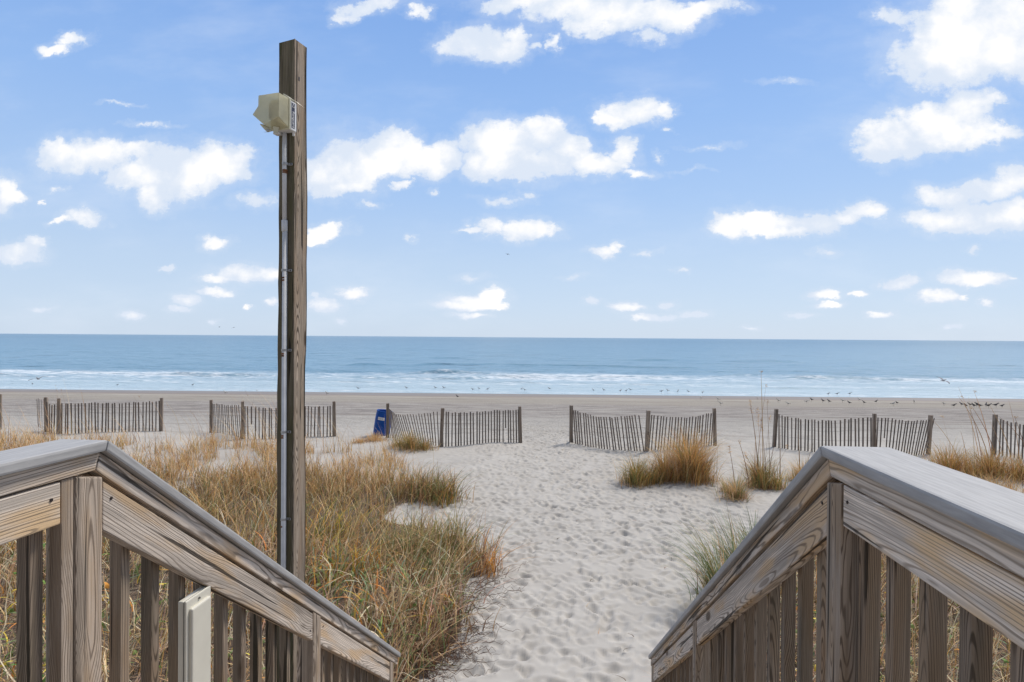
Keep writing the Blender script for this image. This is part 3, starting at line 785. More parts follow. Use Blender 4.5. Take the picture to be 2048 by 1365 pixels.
def text_obj(name, body, size, m, parent, loc, rotm, ext=.0006):
    cu = bpy.data.curves.new(name, 'FONT'); cu.body = body; cu.size = size; cu.extrude = ext; cu.align_x = 'CENTER'; cu.align_y = 'CENTER'
    tmp = bpy.data.objects.new(name, cu); C.objects.link(tmp)
    dg = bpy.context.evaluated_depsgraph_get(); me = bpy.data.meshes.new_from_object(tmp.evaluated_get(dg)); bpy.data.objects.remove(tmp); bpy.data.curves.remove(cu)
    me.name = name; me.materials.clear(); me.materials.append(m)
    o = link(me, name, parent); o.matrix_local = Matrix.Translation(loc) @ rotm; return o


# text plane faces +x; word reads downwards
RT = Matrix(((0, 0, 1, 0), (0, 1, 0, 0), (-1, 0, 0, 0), (0, 0, 0, 1)))
text_obj('label_word', 'Ranguard', .031, M_LABELWHITE, bxo, (bxr + .0032, FY - bd / 2 - .008, zm - .026), RT)
bm = bmesh.new()
tri = [(0, .020), (-.014, -.008), (.014, -.008)]
for a_, b_ in ((0, 1), (1, 2), (2, 0)):
    p0 = Vector((bxr + .0032, FY - bd / 2 - .008 + tri[a_][0] * .9, zb1 - .034 + tri[a_][1])); p1 = Vector((bxr + .0032, FY - bd / 2 - .008 + tri[b_][0] * .9, zb1 - .034 + tri[b_][1]))
    mtx = Matrix.Translation((p0 + p1) / 2) @ (p1 - p0).to_track_quat('Z', 'Y').to_matrix().to_4x4()
    bmesh.ops.create_cone(bm, cap_ends=True, segments=6, radius1=.0018, radius2=.0018, depth=(p1 - p0).length, matrix=mtx)
bm_obj('label_emblem', bm, M_LABELWHITE, bxo)

# ------------------------------------------------------------------ sand fences
fence_specs = [  # posts: (px, py of the foot), top lean; bays: (number of slats, lean at start, lean at end, sag)
 ('slatted sand fence cut off by the left edge of the photo', [(-150, 866, 0), (0, 859, 0)], [(22, .0, .1, .08)]),
 ('sand fence behind tall sea oats at the far left, left half of it leaning', [(76, 850, -.16), (93, 864, -.02), (118, 868, .0), (323, 863, 0)], [(6, -.5, -.2, .03), (5, 0, 0, .12), (30, 0, 0, .06)]),
 ('sand fence seen on both sides of the tall wooden pole', [(422, 866, 0), (485, 878, 0), (670, 873, -.04)], [(17, -.1, -.15, .1), (28, .0, .0, .07)]),
 ('sand fence starting beside the blue barrel, left of the path', [(775, 876, 0), (881, 894, .06), (1042, 886, -.05)], [(24, -.15, -.05, .26), (27, 0, -.02, .08)]),
 ('sand fence right of the path behind the round golden grass clump', [(1142, 886, 0), (1292, 904, .06), (1431, 892, -.05)], [(26, -.08, -.18, .10), (24, .1, .08, .14)]),
 ('sand fence behind the corner of the right railing', [(1547, 894, .08), (1748, 911, 0), (1855, 909, .08)], [(28, .0, -.02, .12), (19, .05, .36, .05)]),
 ('sand fence cut off by the right edge of the photo', [(1986, 909, .05), (2170, 935, 0)], [(22, .02, 0, .1)]),
]
FH = 1.19


def slab(V, Fc, b, tpt, wd, dp, dirx):
    dx_, dy_ = dirx; nx_, ny_ = -dy_, dx_; i = len(V)
    for P in (b, tpt):
        for (a, c_) in ((-1, -1), (1, -1), (1, 1), (-1, 1)):
            V.append((P[0] + dx_ * a * wd / 2 + nx_ * c_ * dp / 2, P[1] + dy_ * a * wd / 2 + ny_ * c_ * dp / 2, P[2]))
    Fc += [(i, i + 1, i + 2, i + 3)[::-1], (i + 4, i + 5, i + 6, i + 7), (i, i + 1, i + 5, i + 4), (i + 1, i + 2, i + 6, i + 5), (i + 2, i + 3, i + 7, i + 6), (i + 3, i, i + 4, i + 7)]


def upright(V):   # store mesh with local X up, for the grain
    return [(z_, y_, -x_) for x_, y_, z_ in V]


for label, posts, bays in fence_specs:
    pw = [gp(a, b_) for a, b_, _ in posts]
    root = empty('sand_fence', (pw[0][0], pw[0][1], g(*pw[0]))); tag(root, label, 'fence', 'slatted sand fences across the dune line')
    L = root.location
    for pi_, ((x, y_), (_, _, lean)) in enumerate(zip(pw, posts)):
        if pi_ == 0 and 'far left' in label: continue
        zb = g(x, y_); hgt = FH * random.uniform(.98, 1.04)
        V, Fc = [], []
        wd = random.uniform(.085, .105)
        slab(V, Fc, (x - L.x, y_ - L.y, zb - .4 - L.z), (x + lean - L.x, y_ - L.y, zb + hgt - L.z), wd, wd * .9, (math.cos(.3), math.sin(.3)))
        me = bpy.data.meshes.new('post'); me.from_pydata(upright(V), [], Fc)
        bm = bmesh.new(); bm.from_mesh(me); bmesh.ops.bevel(bm, geom=list(bm.edges), offset=.006, segments=1, affect='EDGES'); bm.to_mesh(me); bm.free()
        me.materials.append(W_FPOST); o = link(me, 'post', root); o.rotation_euler = (0, -math.pi / 2, 0)
    for bi, (n, l0, l1, sag) in enumerate(bays):
        (xa, ya), (xb, yb) = pw[bi], pw[bi + 1]
        dl = math.hypot(xb - xa, yb - ya); dr = ((xb - xa) / dl, (yb - ya) / dl)
        V, Fc = [], []; wires = [[], [], [], []]
        pa, pb = posts[bi][2], posts[bi + 1][2]
        broken = random.randrange(n) if random.random() < .6 else -1
        for i in range(n):
            u = (i + .7) / (n + .4) + random.uniform(-.006, .006)
            bow = .06 * math.sin(u * math.pi)
            x = xa + (xb - xa) * u - dr[1] * bow * -1; y_ = ya + (yb - ya) * u - bow
            zb = g(x, y_)
            lean = l0 + (l1 - l0) * u + random.uniform(-.018, .018)
            if label.startswith('sand fence starting') and bi == 0: lean = -.42 * math.sin(min(1, u * 2.2) * math.pi / 2) * (1 - u ** 2.4) - .06
            hgt = FH - .10 - sag * math.sin(u * math.pi) + random.uniform(-.02, .02)
            lo = -.12
            if i == broken and bi == 1: lo = hgt * .45
            s_l = math.sqrt(max(.2, 1 - lean * lean * .5))
            B = (x - L.x + dr[0] * lean * min(lo, 0) / hgt, y_ - L.y + dr[1] * lean * min(lo, 0) / hgt, zb + lo - L.z); T = (x - L.x + dr[0] * lean, y_ - L.y + dr[1] * lean + random.uniform(-.02, .02), zb + hgt * s_l - L.z)
            if lo > 0: B = (B[0] + dr[0] * lean * .45, B[1] + dr[1] * lean * .45, B[2])
            slab(V, Fc, B, T, .041 + random.uniform(-.006, .005), .010, dr)
            for wi, fz in enumerate((.10, .38, .66, .92)):
                wires[wi].append((x - L.x + dr[0] * lean * fz, y_ - L.y + dr[1] * lean * fz - .009, zb - L.z + hgt * s_l * fz))
        me = bpy.data.meshes.new('slat_panel'); me.from_pydata(upright(V), [], Fc); me.materials.append(W_SLAT)
        o = link(me, 'slat_panel', root); o.rotation_euler = (0, -math.pi / 2, 0)
        for wi in (0, 1, 2, 3):
            fz = (.10, .38, .66, .92)[wi]
            pts = [(xa - L.x + pa * fz, ya - L.y, g(xa, ya) - L.z + (FH - .1) * fz)] + wires[wi] + [(xb - L.x + pb * fz, yb - L.y, g(xb, yb) - L.z + (FH - .1) * fz)]
            link(tube_mesh('wire', pts, .0028, M_WIRE, 4), 'wire', root)

# ------------------------------------------------------------------ blue barrel
bx_, by_ = gp(762, 870); bz_ = g(bx_, by_)
bar = empty('plastic_barrel', (bx_, by_, bz_ - .02)); bar.rotation_euler = (0, R(8.5), 0)
tag(bar, 'blue plastic barrel leaning behind the post of the sand fence left of the path', 'barrel')


def lathe(prof, n, m, name, parent):
    V = []; Fc = []
    for r_, z_ in prof: V += [(r_ * math.cos(k * 2 * math.pi / n), r_ * math.sin(k * 2 * math.pi / n), z_) for k in range(n)]
    for i in range(len(prof) - 1):
        for k in range(n): Fc.append((i * n + k, i * n + (k + 1) % n, (i + 1) * n + (k + 1) % n, (i + 1) * n + k))
    me = bpy.data.meshes.new(name); me.from_pydata(V, [], Fc); me.materials.append(m)
    for q in me.polygons: q.use_smooth = True
    return link(me, name, parent)


lathe([(.0, .0), (.255, .0), (.275, .02), (.283, .12), (.288, .3), (.289, .32), (.286, .34), (.286, .58), (.289, .60), (.284, .62), (.276, .78), (.262, .84), (.25, .86), (.24, .86), (.235, .85), (.25, .80), (.262, .6), (.26, .05), (.0, .04)], 40, M_BLUE, 'body', bar)
lathe([(.262, .835), (.274, .845), (.276, .870), (.268, .885), (.250, .885), (.244, .872), (.248, .84)], 40, M_BLUE, 'rim', bar)
# curved sticker on the side towards the stairs
V = []; Fc = []; n = 10; a0 = -math.pi / 2 - .42; a1 = -math.pi / 2 + .42
for i in range(n + 1):
    a = a0 + (a1 - a0) * i / n
    for z_ in (.575, .675): V.append((.2915 * math.cos(a), .2915 * math.sin(a), z_))
for i in range(n): Fc.append((2 * i, 2 * i + 2, 2 * i + 3, 2 * i + 1))
me = bpy.data.meshes.new('sticker'); me.from_pydata(V, [], Fc); me.materials.append(M_LABELWHITE); stk = link(me, 'sticker', bar)
text_obj('sticker_text', 'Keep It', .062, M_INK, stk, (-.02, -.2935, .626), Matrix.Rotation(math.pi / 2, 4, 'X'))

# ------------------------------------------------------------------ vegetation
GRASS, t, p, out = mat('dune_grass_blades')
ca = t.add('ShaderNodeAttribute', attribute_name='tint').outputs['Color']
n = t.noise(t.add('ShaderNodeNewGeometry').outputs['Position'], 60., 3)
ccol = t.v('MULTIPLY', ca, t.ramp(n, [(.3, .8), (.7, 1.2)]))
t.put(p.inputs['Base Color'], ccol); p.inputs['Roughness'].default_value = .7; p.inputs['Specular IOR Level'].default_value = .25
tr = t.add('ShaderNodeBsdfTranslucent'); t.put(tr.inputs[0], ccol)
mx = t.add('ShaderNodeMixShader'); mx.inputs[0].default_value = .22; t.l.new(p.outputs[0], mx.inputs[1]); t.l.new(tr.outputs[0], mx.inputs[2]); t.l.new(mx.outputs[0], out.inputs[0])

STRAW = (.50, .355, .19); GOLD = (.42, .25, .085); TAN = (.38, .245, .13); BROWN = (.16, .085, .045); GREEN = (.115, .145, .055); OLIVE = (.20, .175, .065)
PALE = (.55, .46, .32); ORANGE = (.50, .22, .04); YEL = (.50, .38, .06); BLUEG = (.15, .21, .13); PINKT = (.44, .28, .19); DARK = (.06, .04, .025)


def pick(n, pal):
    cols = np.array([c for c, _ in pal]); wt = np.array([w_ for _, w_ in pal], float); wt /= wt.sum()
    c = cols[rng.choice(len(pal), n, p=wt)]
    return c * rng.uniform(.78, 1.2, (n, 1)) * rng.uniform(.93, 1.07, (n, 3))


class Veg:
    def __init__(s): s.V = []; s.F = []; s.Cc = []; s.n = 0
    def blades(s, base, h, lean, wd, col, segs=4, droop=.35, az=None, p=1.9, kink=0.):
        n = len(base)
        if n == 0: return
        az = rng.uniform(0, 2 * math.pi, n) if az is None else az
        dx_, dy_ = np.cos(az), np.sin(az); ta = az + math.pi / 2 + rng.uniform(-.9, .9, n); wx, wy = np.cos(ta), np.sin(ta)
        T = np.linspace(0, 1, segs + 1)
        rows = []
        for i, tt in enumerate(T):
            out_ = lean * h * tt ** p
            zz = h * (tt - droop * lean * tt ** 2.2 * .8)
            kx = kink * np.sin(tt * 9 + az * 3) * h * tt
            cx = base[:, 0] + dx_ * out_ - dy_ * kx; cy = base[:, 1] + dy_ * out_ + dx_ * kx; cz = base[:, 2] + zz
            ww = wd * (1 - tt) ** .75 * .5 + wd * .05
            rows.append(np.stack([np.stack([cx - wx * ww, cy - wy * ww, cz], 1), np.stack([cx + wx * ww, cy + wy * ww, cz], 1)], 1))
        A = np.stack(rows, 1).reshape(n, (segs + 1) * 2, 3)
        idx = np.arange(n)[:, None, None] * ((segs + 1) * 2) + s.n
        f = np.array([[2 * i, 2 * i + 1, 2 * i + 3, 2 * i + 2] for i in range(segs)])[None]
        s.V.append(A.reshape(-1, 3)); s.F.append((idx + f).reshape(-1, 4)); s.n += n * (segs + 1) * 2
        cc_ = np.concatenate([np.clip(col * 1.6, 0, .85), np.ones((n, 1))], 1)
        s.Cc.append(np.repeat(cc_, (segs + 1) * 2, 0))
    def heads(s, pts, dirs, length, col, k=26, r=.02):
        # seed heads: many small flat spikelets along the last stretch of a stalk
        for P, D, Ln in zip(pts, dirs, length):
            u = rng.uniform(0, 1, k); b = np.array(P)[None] - np.array(D)[None] * (u * Ln)[:, None] + rng.normal(0, r * .5, (k, 3)) * np.array([1, 1, .3])
            s.blades(b, rng.uniform(.02, .045, k), rng.uniform(.5, 1.3, k), np.full(k, .011), col[rng.integers(0, len(col), k)], 2, .9)
    def build(s, name, parent=None, loc=(0, 0, 0), mat_=None):
        V = np.concatenate(s.V) - np.array(loc)
        me = make_mesh(name, V, np.concatenate(s.F), mat_ or GRASS, False, {'tint': ('FLOAT_COLOR', np.concatenate(s.Cc))})
        return link(me, name, parent, None if parent is not None else loc)


def scatter(poly, n, ymin, ymax, cond=None):
    xs_ = [q[0] for q in poly]; x = rng.uniform(min(xs_), max(xs_), n); y = rng.uniform(ymin, ymax, n)
    k = inpoly(x, y, poly)
    # keep what the camera side of the dune could show, plus a margin
    k &= (x > -1.15 * (y + 1.5) - 1) & (x < 1.05 * (y + 1.5) + 1)
    k &= ~((x > -1.48) & (x < .98) & (y < 5.35))
    k &= ~((np.abs(x - PX) < .1) & (np.abs(y - PY) < .1))
    x, y = x[k], y[k]
    if cond is not None: k = cond(x, y); x, y = x[k], y[k]
    return np.stack([x, y, ground(x, y) - .015], 1)


def patchy(x, y, a=.0, s=1.):
    nn = vnoise(x * .9 * s, y * 1.6 * s, 31) + vnoise(x * 2.3 * s, y * 3.5 * s, 32) * .5
    return rng.uniform(0, 1, len(x)) < ss(nn, -.25 + a, .10 + a)


def clumpy(base, k, r):
    """several blades rise from the same root"""
    b = np.repeat(base, k, 0); b[:, :2] += rng.normal(0, r, (len(b), 2)); return b


V1 = Veg()
# far: golden low tufts with sand between
b = scatter(POLY_L, 5600, 12.6, 22, lambda x, y: patchy(x, y, .0))
b = clumpy(b, 6, .05); n = len(b)
V1.blades(b, rng.uniform(.2, .78, n) * np.repeat(rng.uniform(.6, 1.3, n // 6), 6), rng.uniform(.2, .95, n), rng.uniform(.007, .014, n), pick(n, [(GOLD, 5), (STRAW, 4), (TAN, 3), (OLIVE, 1.2), (BROWN, 1.6)]), 3, .5)
# middle: denser, greener
b = scatter(POLY_L, 3600, 8.8, 14, lambda x, y: patchy(x, y, -.22))
b = clumpy(b, 6, .05); n = len(b)
V1.blades(b, rng.uniform(.25, .85, n) * np.repeat(rng.uniform(.6, 1.25, n // 6), 6), rng.uniform(.2, 1.1, n), rng.uniform(.008, .016, n), pick(n, [(OLIVE, 2.6), (STRAW, 3.4), (TAN, 3), (GREEN, 2.0), (GOLD, 3), (BROWN, 2.2), (PALE, .8)]), 4, .5, az=rng.normal(.4, 1.7, n))
print('far/mid blades', sum(len(f) for f in V1.F))
# tall thin stalks leaning in the wind
b = scatter(POLY_L, 2600, 10, 20, lambda x, y: patchy(x, y, -.05)); n = len(b)
V1.blades(b, rng.uniform(.6, 1.5, n), rng.uniform(.15, .6, n), np.full(n, .009), pick(n, [(STRAW, 2), (TAN, 3), (BROWN, 2)]), 5, .5, az=rng.normal(math.pi, .7, n))
for (bx0_, by0_, h0, le, n) in ((20, 872, 1.75, .45, 5), (100, 872, 2.0, .3, 6), (150, 875, 2.2, .16, 4), (250, 878, 1.9, .4, 3), (330, 882, 1.7, .45, 3), (520, 885, 1.9, .5, 9), (560, 885, 2.0, .45, 8), (470, 880, 1.5, .5, 5), (640, 900, 1.9, .5, 7), (690, 905, 1.7, .45, 5), (740, 905, 1.3, .4, 4)):
    x, y_ = gp(bx0_, by0_); b = np.zeros((n, 3)); b[:, 0] = x + rng.normal(0, .35, n); b[:, 1] = y_ + rng.normal(0, .3, n); b[:, 2] = ground(b[:, 0], b[:, 1])
    hh = h0 * rng.uniform(.7, 1.05, n); lw = le * rng.uniform(.7, 1.2, n); az = rng.normal(math.pi, .25, n)
    V1.blades(b, hh, lw, np.full(n, .011), pick(n, [(TAN, 2), (BROWN, 2), (STRAW, 1)]), 6, .5, az=az)
    tip = b + np.stack([np.cos(az) * lw * hh, np.sin(az) * lw * hh, hh * (1 - .4 * lw)], 1)
    D = tip - b; D /= np.linalg.norm(D, axis=1)[:, None]
    sel = rng.uniform(0, 1, n) < .35
    if sel.any(): V1.heads(tip[sel], D[sel], np.full(sel.sum(), .25), pick(20, [(TAN, 1), (BROWN, 1)]), 14, .015)
V1.build('dune_grass')
tag(bpy.data.objects['dune_grass'], 'golden and green dune grass covering the sand behind the left railing', 'grass', kind='stuff')

# near: dry weeds, straw, wide leaves
V2 = Veg()
def near(poly, nb, y0, y1, k=5):
    b = scatter(poly, nb, y0, y1); b = clumpy(b, k, .05); n = len(b)
    edge = inpoly(b[:, 0], b[:, 1], poly) & (rng.uniform(0, 1, len(b)) < .30 + .65 * ss(vnoise(b[:, 0] * 2.6, b[:, 1] * 2.6, 61) + .4 * vnoise(b[:, 0] * 7, b[:, 1] * 7, 62), -.22, .18))
    b = b[edge]; n = len(b)
    lv = ss(vnoise(b[:, 0] * 1.3, b[:, 1] * 1.3, 63), -.3, .3)      # taller and lower drifts
    V2.blades(b, rng.uniform(.15, .50, n) * (.6 + .8 * lv), rng.uniform(.3, 1.4, n), rng.uniform(.007, .014, n), pick(n, [(STRAW, 2.6), (TAN, 3), (PINKT, 2), (BROWN, 3.4), (PALE, 1.6), (OLIVE, 1.6), (GREEN, 1.2), (DARK, 3.2)]), 4, .5, kink=.03)
    k_ = rng.uniform(0, 1, n) < .30; b = b[k_]; lv = lv[k_]; n = len(b)      # long stems, most of them leaning towards the path
    V2.blades(b, rng.uniform(.40, .95, n) * (.75 + .45 * lv), rng.uniform(.1, .8, n), rng.uniform(.010, .021, n), pick(n, [(STRAW, 4), (PALE, 4), (PINKT, 3), (TAN, 3), (GOLD, 2), (OLIVE, 2), (GREEN, 1), (BROWN, 1.2)]), 5, .3, az=rng.normal(.45, .9, n), p=1.4)
near(POLY_L, 5600, 1.5, 9.6)
near(POLY_R, 4400, 1.2, 9.0)
b = scatter(POLY_R, 4200, 8.5, 15.5, lambda x, y: patchy(x, y, -.1)); b = clumpy(b, 5, .06); n = len(b)
V2.blades(b, rng.uniform(.2, .65, n), rng.uniform(.2, .9, n), rng.uniform(.006, .012, n), pick(n, [(GOLD, 4), (STRAW, 4), (TAN, 3), (OLIVE, 2), (BROWN, 1.2)]), 4, .5)
for P_, nb, y0, y1 in ((POLY_L, 3000, 1.5, 9.0), (POLY_R, 2000, 1.2, 9.0)):
    # lying straw litter
    b = scatter(P_, nb * 3, y0, y1); n = len(b); b[:, 2] += rng.uniform(.01, .13, n)
    V2.blades(b, rng.uniform(.12, .4, n), rng.uniform(1.2, 2.6, n), rng.uniform(.005, .011, n), pick(n, [(STRAW, 2.5), (PALE, 3), (TAN, 2.5), (BROWN, 4), (DARK, 3), (PINKT, 2)]), 3, 1.05)
    # wide blades: green, yellow, orange
    b = scatter(P_, int(nb * .75), y0, y1); n = len(b); b[:, 2] += rng.uniform(0, .15, n)
    V2.blades(b, rng.uniform(.18, .5, n), rng.uniform(.5, 1.5, n), rng.uniform(.014, .030, n), pick(n, [(GREEN, 4), (OLIVE, 3), (BLUEG, 3), (YEL, 1.5), (ORANGE, 1.5), (PALE, 1.5), (STRAW, 1.5)]), 6, .8)
    # stalks with plumes
    b = scatter(P_, int(nb * .3), y0, y1); n = len(b)
    V2.blades(b, rng.uniform(.5, .85, n), rng.uniform(.1, .5, n), rng.uniform(.006, .009, n), pick(n, [(STRAW, 3), (PINKT, 3), (ORANGE, .5), (TAN, 2)]), 5, .5, az=rng.normal(.3, 1.2, n))
# green and red-brown reeds at the path's edge
for (ax_, ay_, r_, nb, pal) in ((880, 1000, .45, 420, [(OLIVE, 3), (GREEN, 2), (BROWN, 3), (GOLD, 2)]), (850, 990, .5, 420, [(GREEN, 2), (BROWN, 2), (TAN, 3)]), (900, 1110, .5, 360, [(GREEN, 3), (BROWN, 3), (OLIVE, 3), (TAN, 2)]),
                           (820, 1110, .5, 300, [(GREEN, 3), (OLIVE, 3), (STRAW, 3)]), (880, 1215, .4, 130, [(GREEN, 2), (OLIVE, 2), (BROWN, 3), (PALE, 2), (PINKT, 3)]), (880, 1265, .4, 90, [(TAN, 3), (BROWN, 4), (PINKT, 2), (OLIVE, 1)]), (845, 1310, .35, 80, [(GREEN, 2), (TAN, 3), (BROWN, 4)]), (805, 1350, .3, 70, [(GREEN, 3), (TAN, 3), (BROWN, 2)]), (780, 1240, .4, 160, [(STRAW, 3), (TAN, 3), (BROWN, 3), (PALE, 2)]),
                           (970, 1145, .22, 130, [(BROWN, 3), (ORANGE, 2), (TAN, 3)]), (860, 1170, .4, 260, [(GREEN, 3), (OLIVE, 2), (BROWN, 3), (TAN, 3)]),
                           (650, 1080, .6, 260, [(YEL, 2), (ORANGE, 2), (GREEN, 3), (OLIVE, 2)]), (700, 1160, .5, 220, [(YEL, 1), (ORANGE, 2.5), (GREEN, 3), (TAN, 2)])):
    x, y_ = gp(ax_, ay_); b = np.zeros((nb, 3)); b[:, 0] = x + rng.normal(0, r_ * .55, nb); b[:, 1] = y_ + rng.normal(0, r_ * .55, nb); b[:, 2] = ground(b[:, 0], b[:, 1]) - .01
    V2.blades(b, rng.uniform(.2, .8, nb), rng.uniform(.15, 1.3, nb), rng.uniform(.009, .018, nb), pick(nb, pal), 5, .4, az=rng.normal(.3, 1.3, nb))
for P_, nb in ((POLY_L, 1500), (POLY_R, 900)):      # thick pale canes that stand out of the tangle
    b = scatter(P_, nb * 2, 1.5, 9.0); n = len(b)
    V2.blades(b, rng.uniform(.3, .8, n), rng.uniform(.2, 1.1, n), rng.uniform(.012, .019, n), pick(n, [(PALE, 4), (STRAW, 3), ((.50, .40, .28), 3), (PINKT, 1)]), 6, .45, kink=.05)
for (ax_, ay_, r_, nb) in ((640, 1120, .55, 90), (690, 1090, .5, 60), (760, 1180, .5, 60), (620, 1180, .4, 50), (820, 1130, .5, 50), (720, 1250, .4, 40), (300, 1120, .8, 70), (150, 1250, .8, 60), (500, 1080, .7, 70)):
    x, y_ = gp(ax_, ay_ + 60); b = np.zeros((nb, 3)); b[:, 0] = x + rng.normal(0, r_ * .6, nb); b[:, 1] = y_ + rng.normal(0, r_ * .6, nb); b[:, 2] = ground(b[:, 0], b[:, 1]) + rng.uniform(.0, .2, nb)
    k_ = ~((b[:, 0] > -1.5) & (b[:, 1] < 5.3)); b = b[k_][::2]; n = len(b)
    V2.blades(b, rng.uniform(.18, .5, n), rng.uniform(.2, 1.4, n), rng.uniform(.018, .042, n), pick(n, [((.42, .30, .06), 2), ((.42, .17, .04), 2), (GREEN, 4), ((.18, .21, .06), 3), (PALE, 1.5), (BLUEG, 2)]), 7, .55)
V2.build('dry_weeds')
tag(bpy.data.objects['dry_weeds'], 'tangle of dry straw weeds with green and orange leaves around the stairs', 'weeds', kind='stuff')

# broad round leaves low among the weeds
V3 = Veg()
for P_, nb in ((POLY_L, 420), (POLY_R, 240)):
    b = scatter(P_, nb * 3, 1.5, 8.5); n = len(b); b[:, 2] += rng.uniform(.12, .46, n)
    V3.blades(b, rng.uniform(.06, .15, n), rng.uniform(.7, 1.8, n), rng.uniform(.035, .065, n), pick(n, [(GREEN, 5), ((.10, .16, .04), 4), (YEL, 1.2), (ORANGE, .8)]), 4, .8)
V3.build('leafy_ground_cover'); tag(bpy.data.objects['leafy_ground_cover'], 'small broad green and yellow leaves low among the dry weeds', 'leaves', kind='stuff')

# dry vines trailing out over the sand
Vv, Fv = [], []
def vine(x, y, ang, n, step, r, dep=0):
    pts = []; z = .03
    for i in range(n):
        pts.append((x, y, float(ground(x, y)) + max(.004, z))); ang += random.gauss(0, .32); x += math.cos(ang) * step; y += math.sin(ang) * step
        z += random.gauss(0, .028) ; z = min(max(z, .004), .34)
        if dep < 2 and random.random() < .14: vine(x, y, ang + random.choice((-1, 1)) * random.uniform(.5, 1.1), int(n * .55), step, r * .7, dep + 1)
    i0 = len(Vv)
    for k_, (a, b_, c_) in enumerate(pts):
        rr_ = r * (1 - .7 * k_ / len(pts))
        for q in range(4): Vv.append((a + rr_ * math.cos(q * math.pi / 2) * .9, b_ + rr_ * math.cos(q * math.pi / 2) * .5, c_ + rr_ * math.sin(q * math.pi / 2)))
    for k_ in range(len(pts) - 1):
        for q in range(4): Fv.append((i0 + k_ * 4 + q, i0 + k_ * 4 + (q + 1) % 4, i0 + k_ * 4 + 4 + (q + 1) % 4, i0 + k_ * 4 + 4 + q))
for _ in range(170):
    ax_, ay_ = random.choice(((850, 1290), (880, 1250), (840, 1330), (900, 1200), (930, 1160), (800, 1340), (820, 1250)))
    x, y_ = gp(ax_ + random.gauss(0, 25), ay_ + random.gauss(0, 18)); vine(x, y_, random.gauss(-.1, .8), random.randint(8, 18), .05, random.uniform(.003, .006))
for _ in range(60):
    x = random.uniform(-5, -1.7); y_ = random.uniform(2, 7.5); vine(x, y_, random.uniform(0, 6.28), random.randint(8, 16), .06, .004)
me = make_mesh('dry_vines', Vv, Fv, plain('dead_vine_bark', (.13, .075, .05), .85, 0, .4, 40), True)
tag(link(me, 'dry_vines'), 'thin bare brown vines trailing from the weeds onto the sand', 'vines', kind='stuff')

# scraps of straw and twig on the trodden sand
Vd = Veg(); n = 170
b = np.stack([rng.uniform(-3.5, 5.5, n), rng.uniform(5.5, 19, n), np.zeros(n)], 1); b[:, 2] = ground(b[:, 0], b[:, 1]) + footz(b[:, 0], b[:, 1]) + .012
Vd.blades(b, rng.uniform(.02, .07, n), rng.uniform(1.5, 4, n), rng.uniform(.006, .014, n), pick(n, [(BROWN, 4), (DARK, 3), (TAN, 2)]), 3, .35)
Vd.build('beach_debris'); tag(bpy.data.objects['beach_debris'], 'scraps of dead grass and twigs scattered on the trodden sand path', 'debris', kind='stuff')

# separate clumps
def clump(label, spots, pal, wd=.010, stalks=(), group='grass clumps on the sand', name='grass_clump', lean=(.15, .9), azf=None, droop=.5, dead=True):
    x0, y0 = gp(*spots[0][:2]); z0 = g(x0, y0); root = empty(name, (x0, y0, z0)); tag(root, label, 'grass', group)
    v = Veg()
    for (ax_, ay_, r_, h_, nb) in spots:
        x, y_ = gp(ax_, ay_); b = np.zeros((nb, 3)); rad = np.abs(rng.normal(0, r_ * .5, nb)); th = rng.uniform(0, 2 * math.pi, nb)
        b[:, 0] = x + rad * np.cos(th); b[:, 1] = y_ + rad * np.sin(th); b[:, 2] = ground(b[:, 0], b[:, 1]) - .02
        az = th + rng.normal(0, .7, nb) if azf is None else azf(nb)
        v.blades(b, h_ * 1.5 * rng.uniform(.3, 1.05, nb) * (1 - .35 * np.clip(rad / r_, 0, 1)), rng.uniform(*lean, nb), wd * rng.uniform(.7, 1.3, nb), pick(nb, pal), 5, droop, az=az)
        if dead:
            m_ = nb // 3; th = rng.uniform(0, 2 * math.pi, m_); rd = rng.uniform(.2, 1.05, m_) * r_
            b = np.stack([x + rd * np.cos(th), y_ + rd * np.sin(th), ground(x + rd * np.cos(th), y_ + rd * np.sin(th)) + rng.uniform(0, .05, m_)], 1)
            v.blades(b, rng.uniform(.1, .3, m_), rng.uniform(1., 2.2, m_), np.full(m_, wd * .8), pick(m_, [(TAN, 2), (BROWN, 3), (STRAW, 1)]), 3, .9)
    v.build('blades', root, (x0, y0, z0))
    if stalks:
        v = Veg()
        for (sx, sy, tx, ty, hd) in stalks:      # foot and tip; hd = length of the seed head
            x, y_ = gp(sx, sy); d = ray(tx, ty); T = np.array([0, 0, CZ]) + d * ((y_ - .1) / d[1]); B = np.array([x, y_, g(x, y_)])
            dlt = T - B; h = dlt[2]; ln = math.hypot(dlt[0], dlt[1]) / h; az = math.atan2(dlt[1], dlt[0])
            for rep in range(2): v.blades(B[None] + rep * .003, np.array([h / (1 - .8 * .3 * ln)]), np.array([ln]), np.array([.021]), pick(1, [(TAN, 1), (BROWN, 1)]), 7, .3, az=np.array([az]), p=1.5)
            if hd: D = dlt / np.linalg.norm(dlt); v.heads([T], [D], [hd], pick(20, [(GOLD, 2), (TAN, 2), (BROWN, 2)]), int(130 * hd) + 14, .04)
        v.build('seed_stalks', root, (x0, y0, z0))
    return root


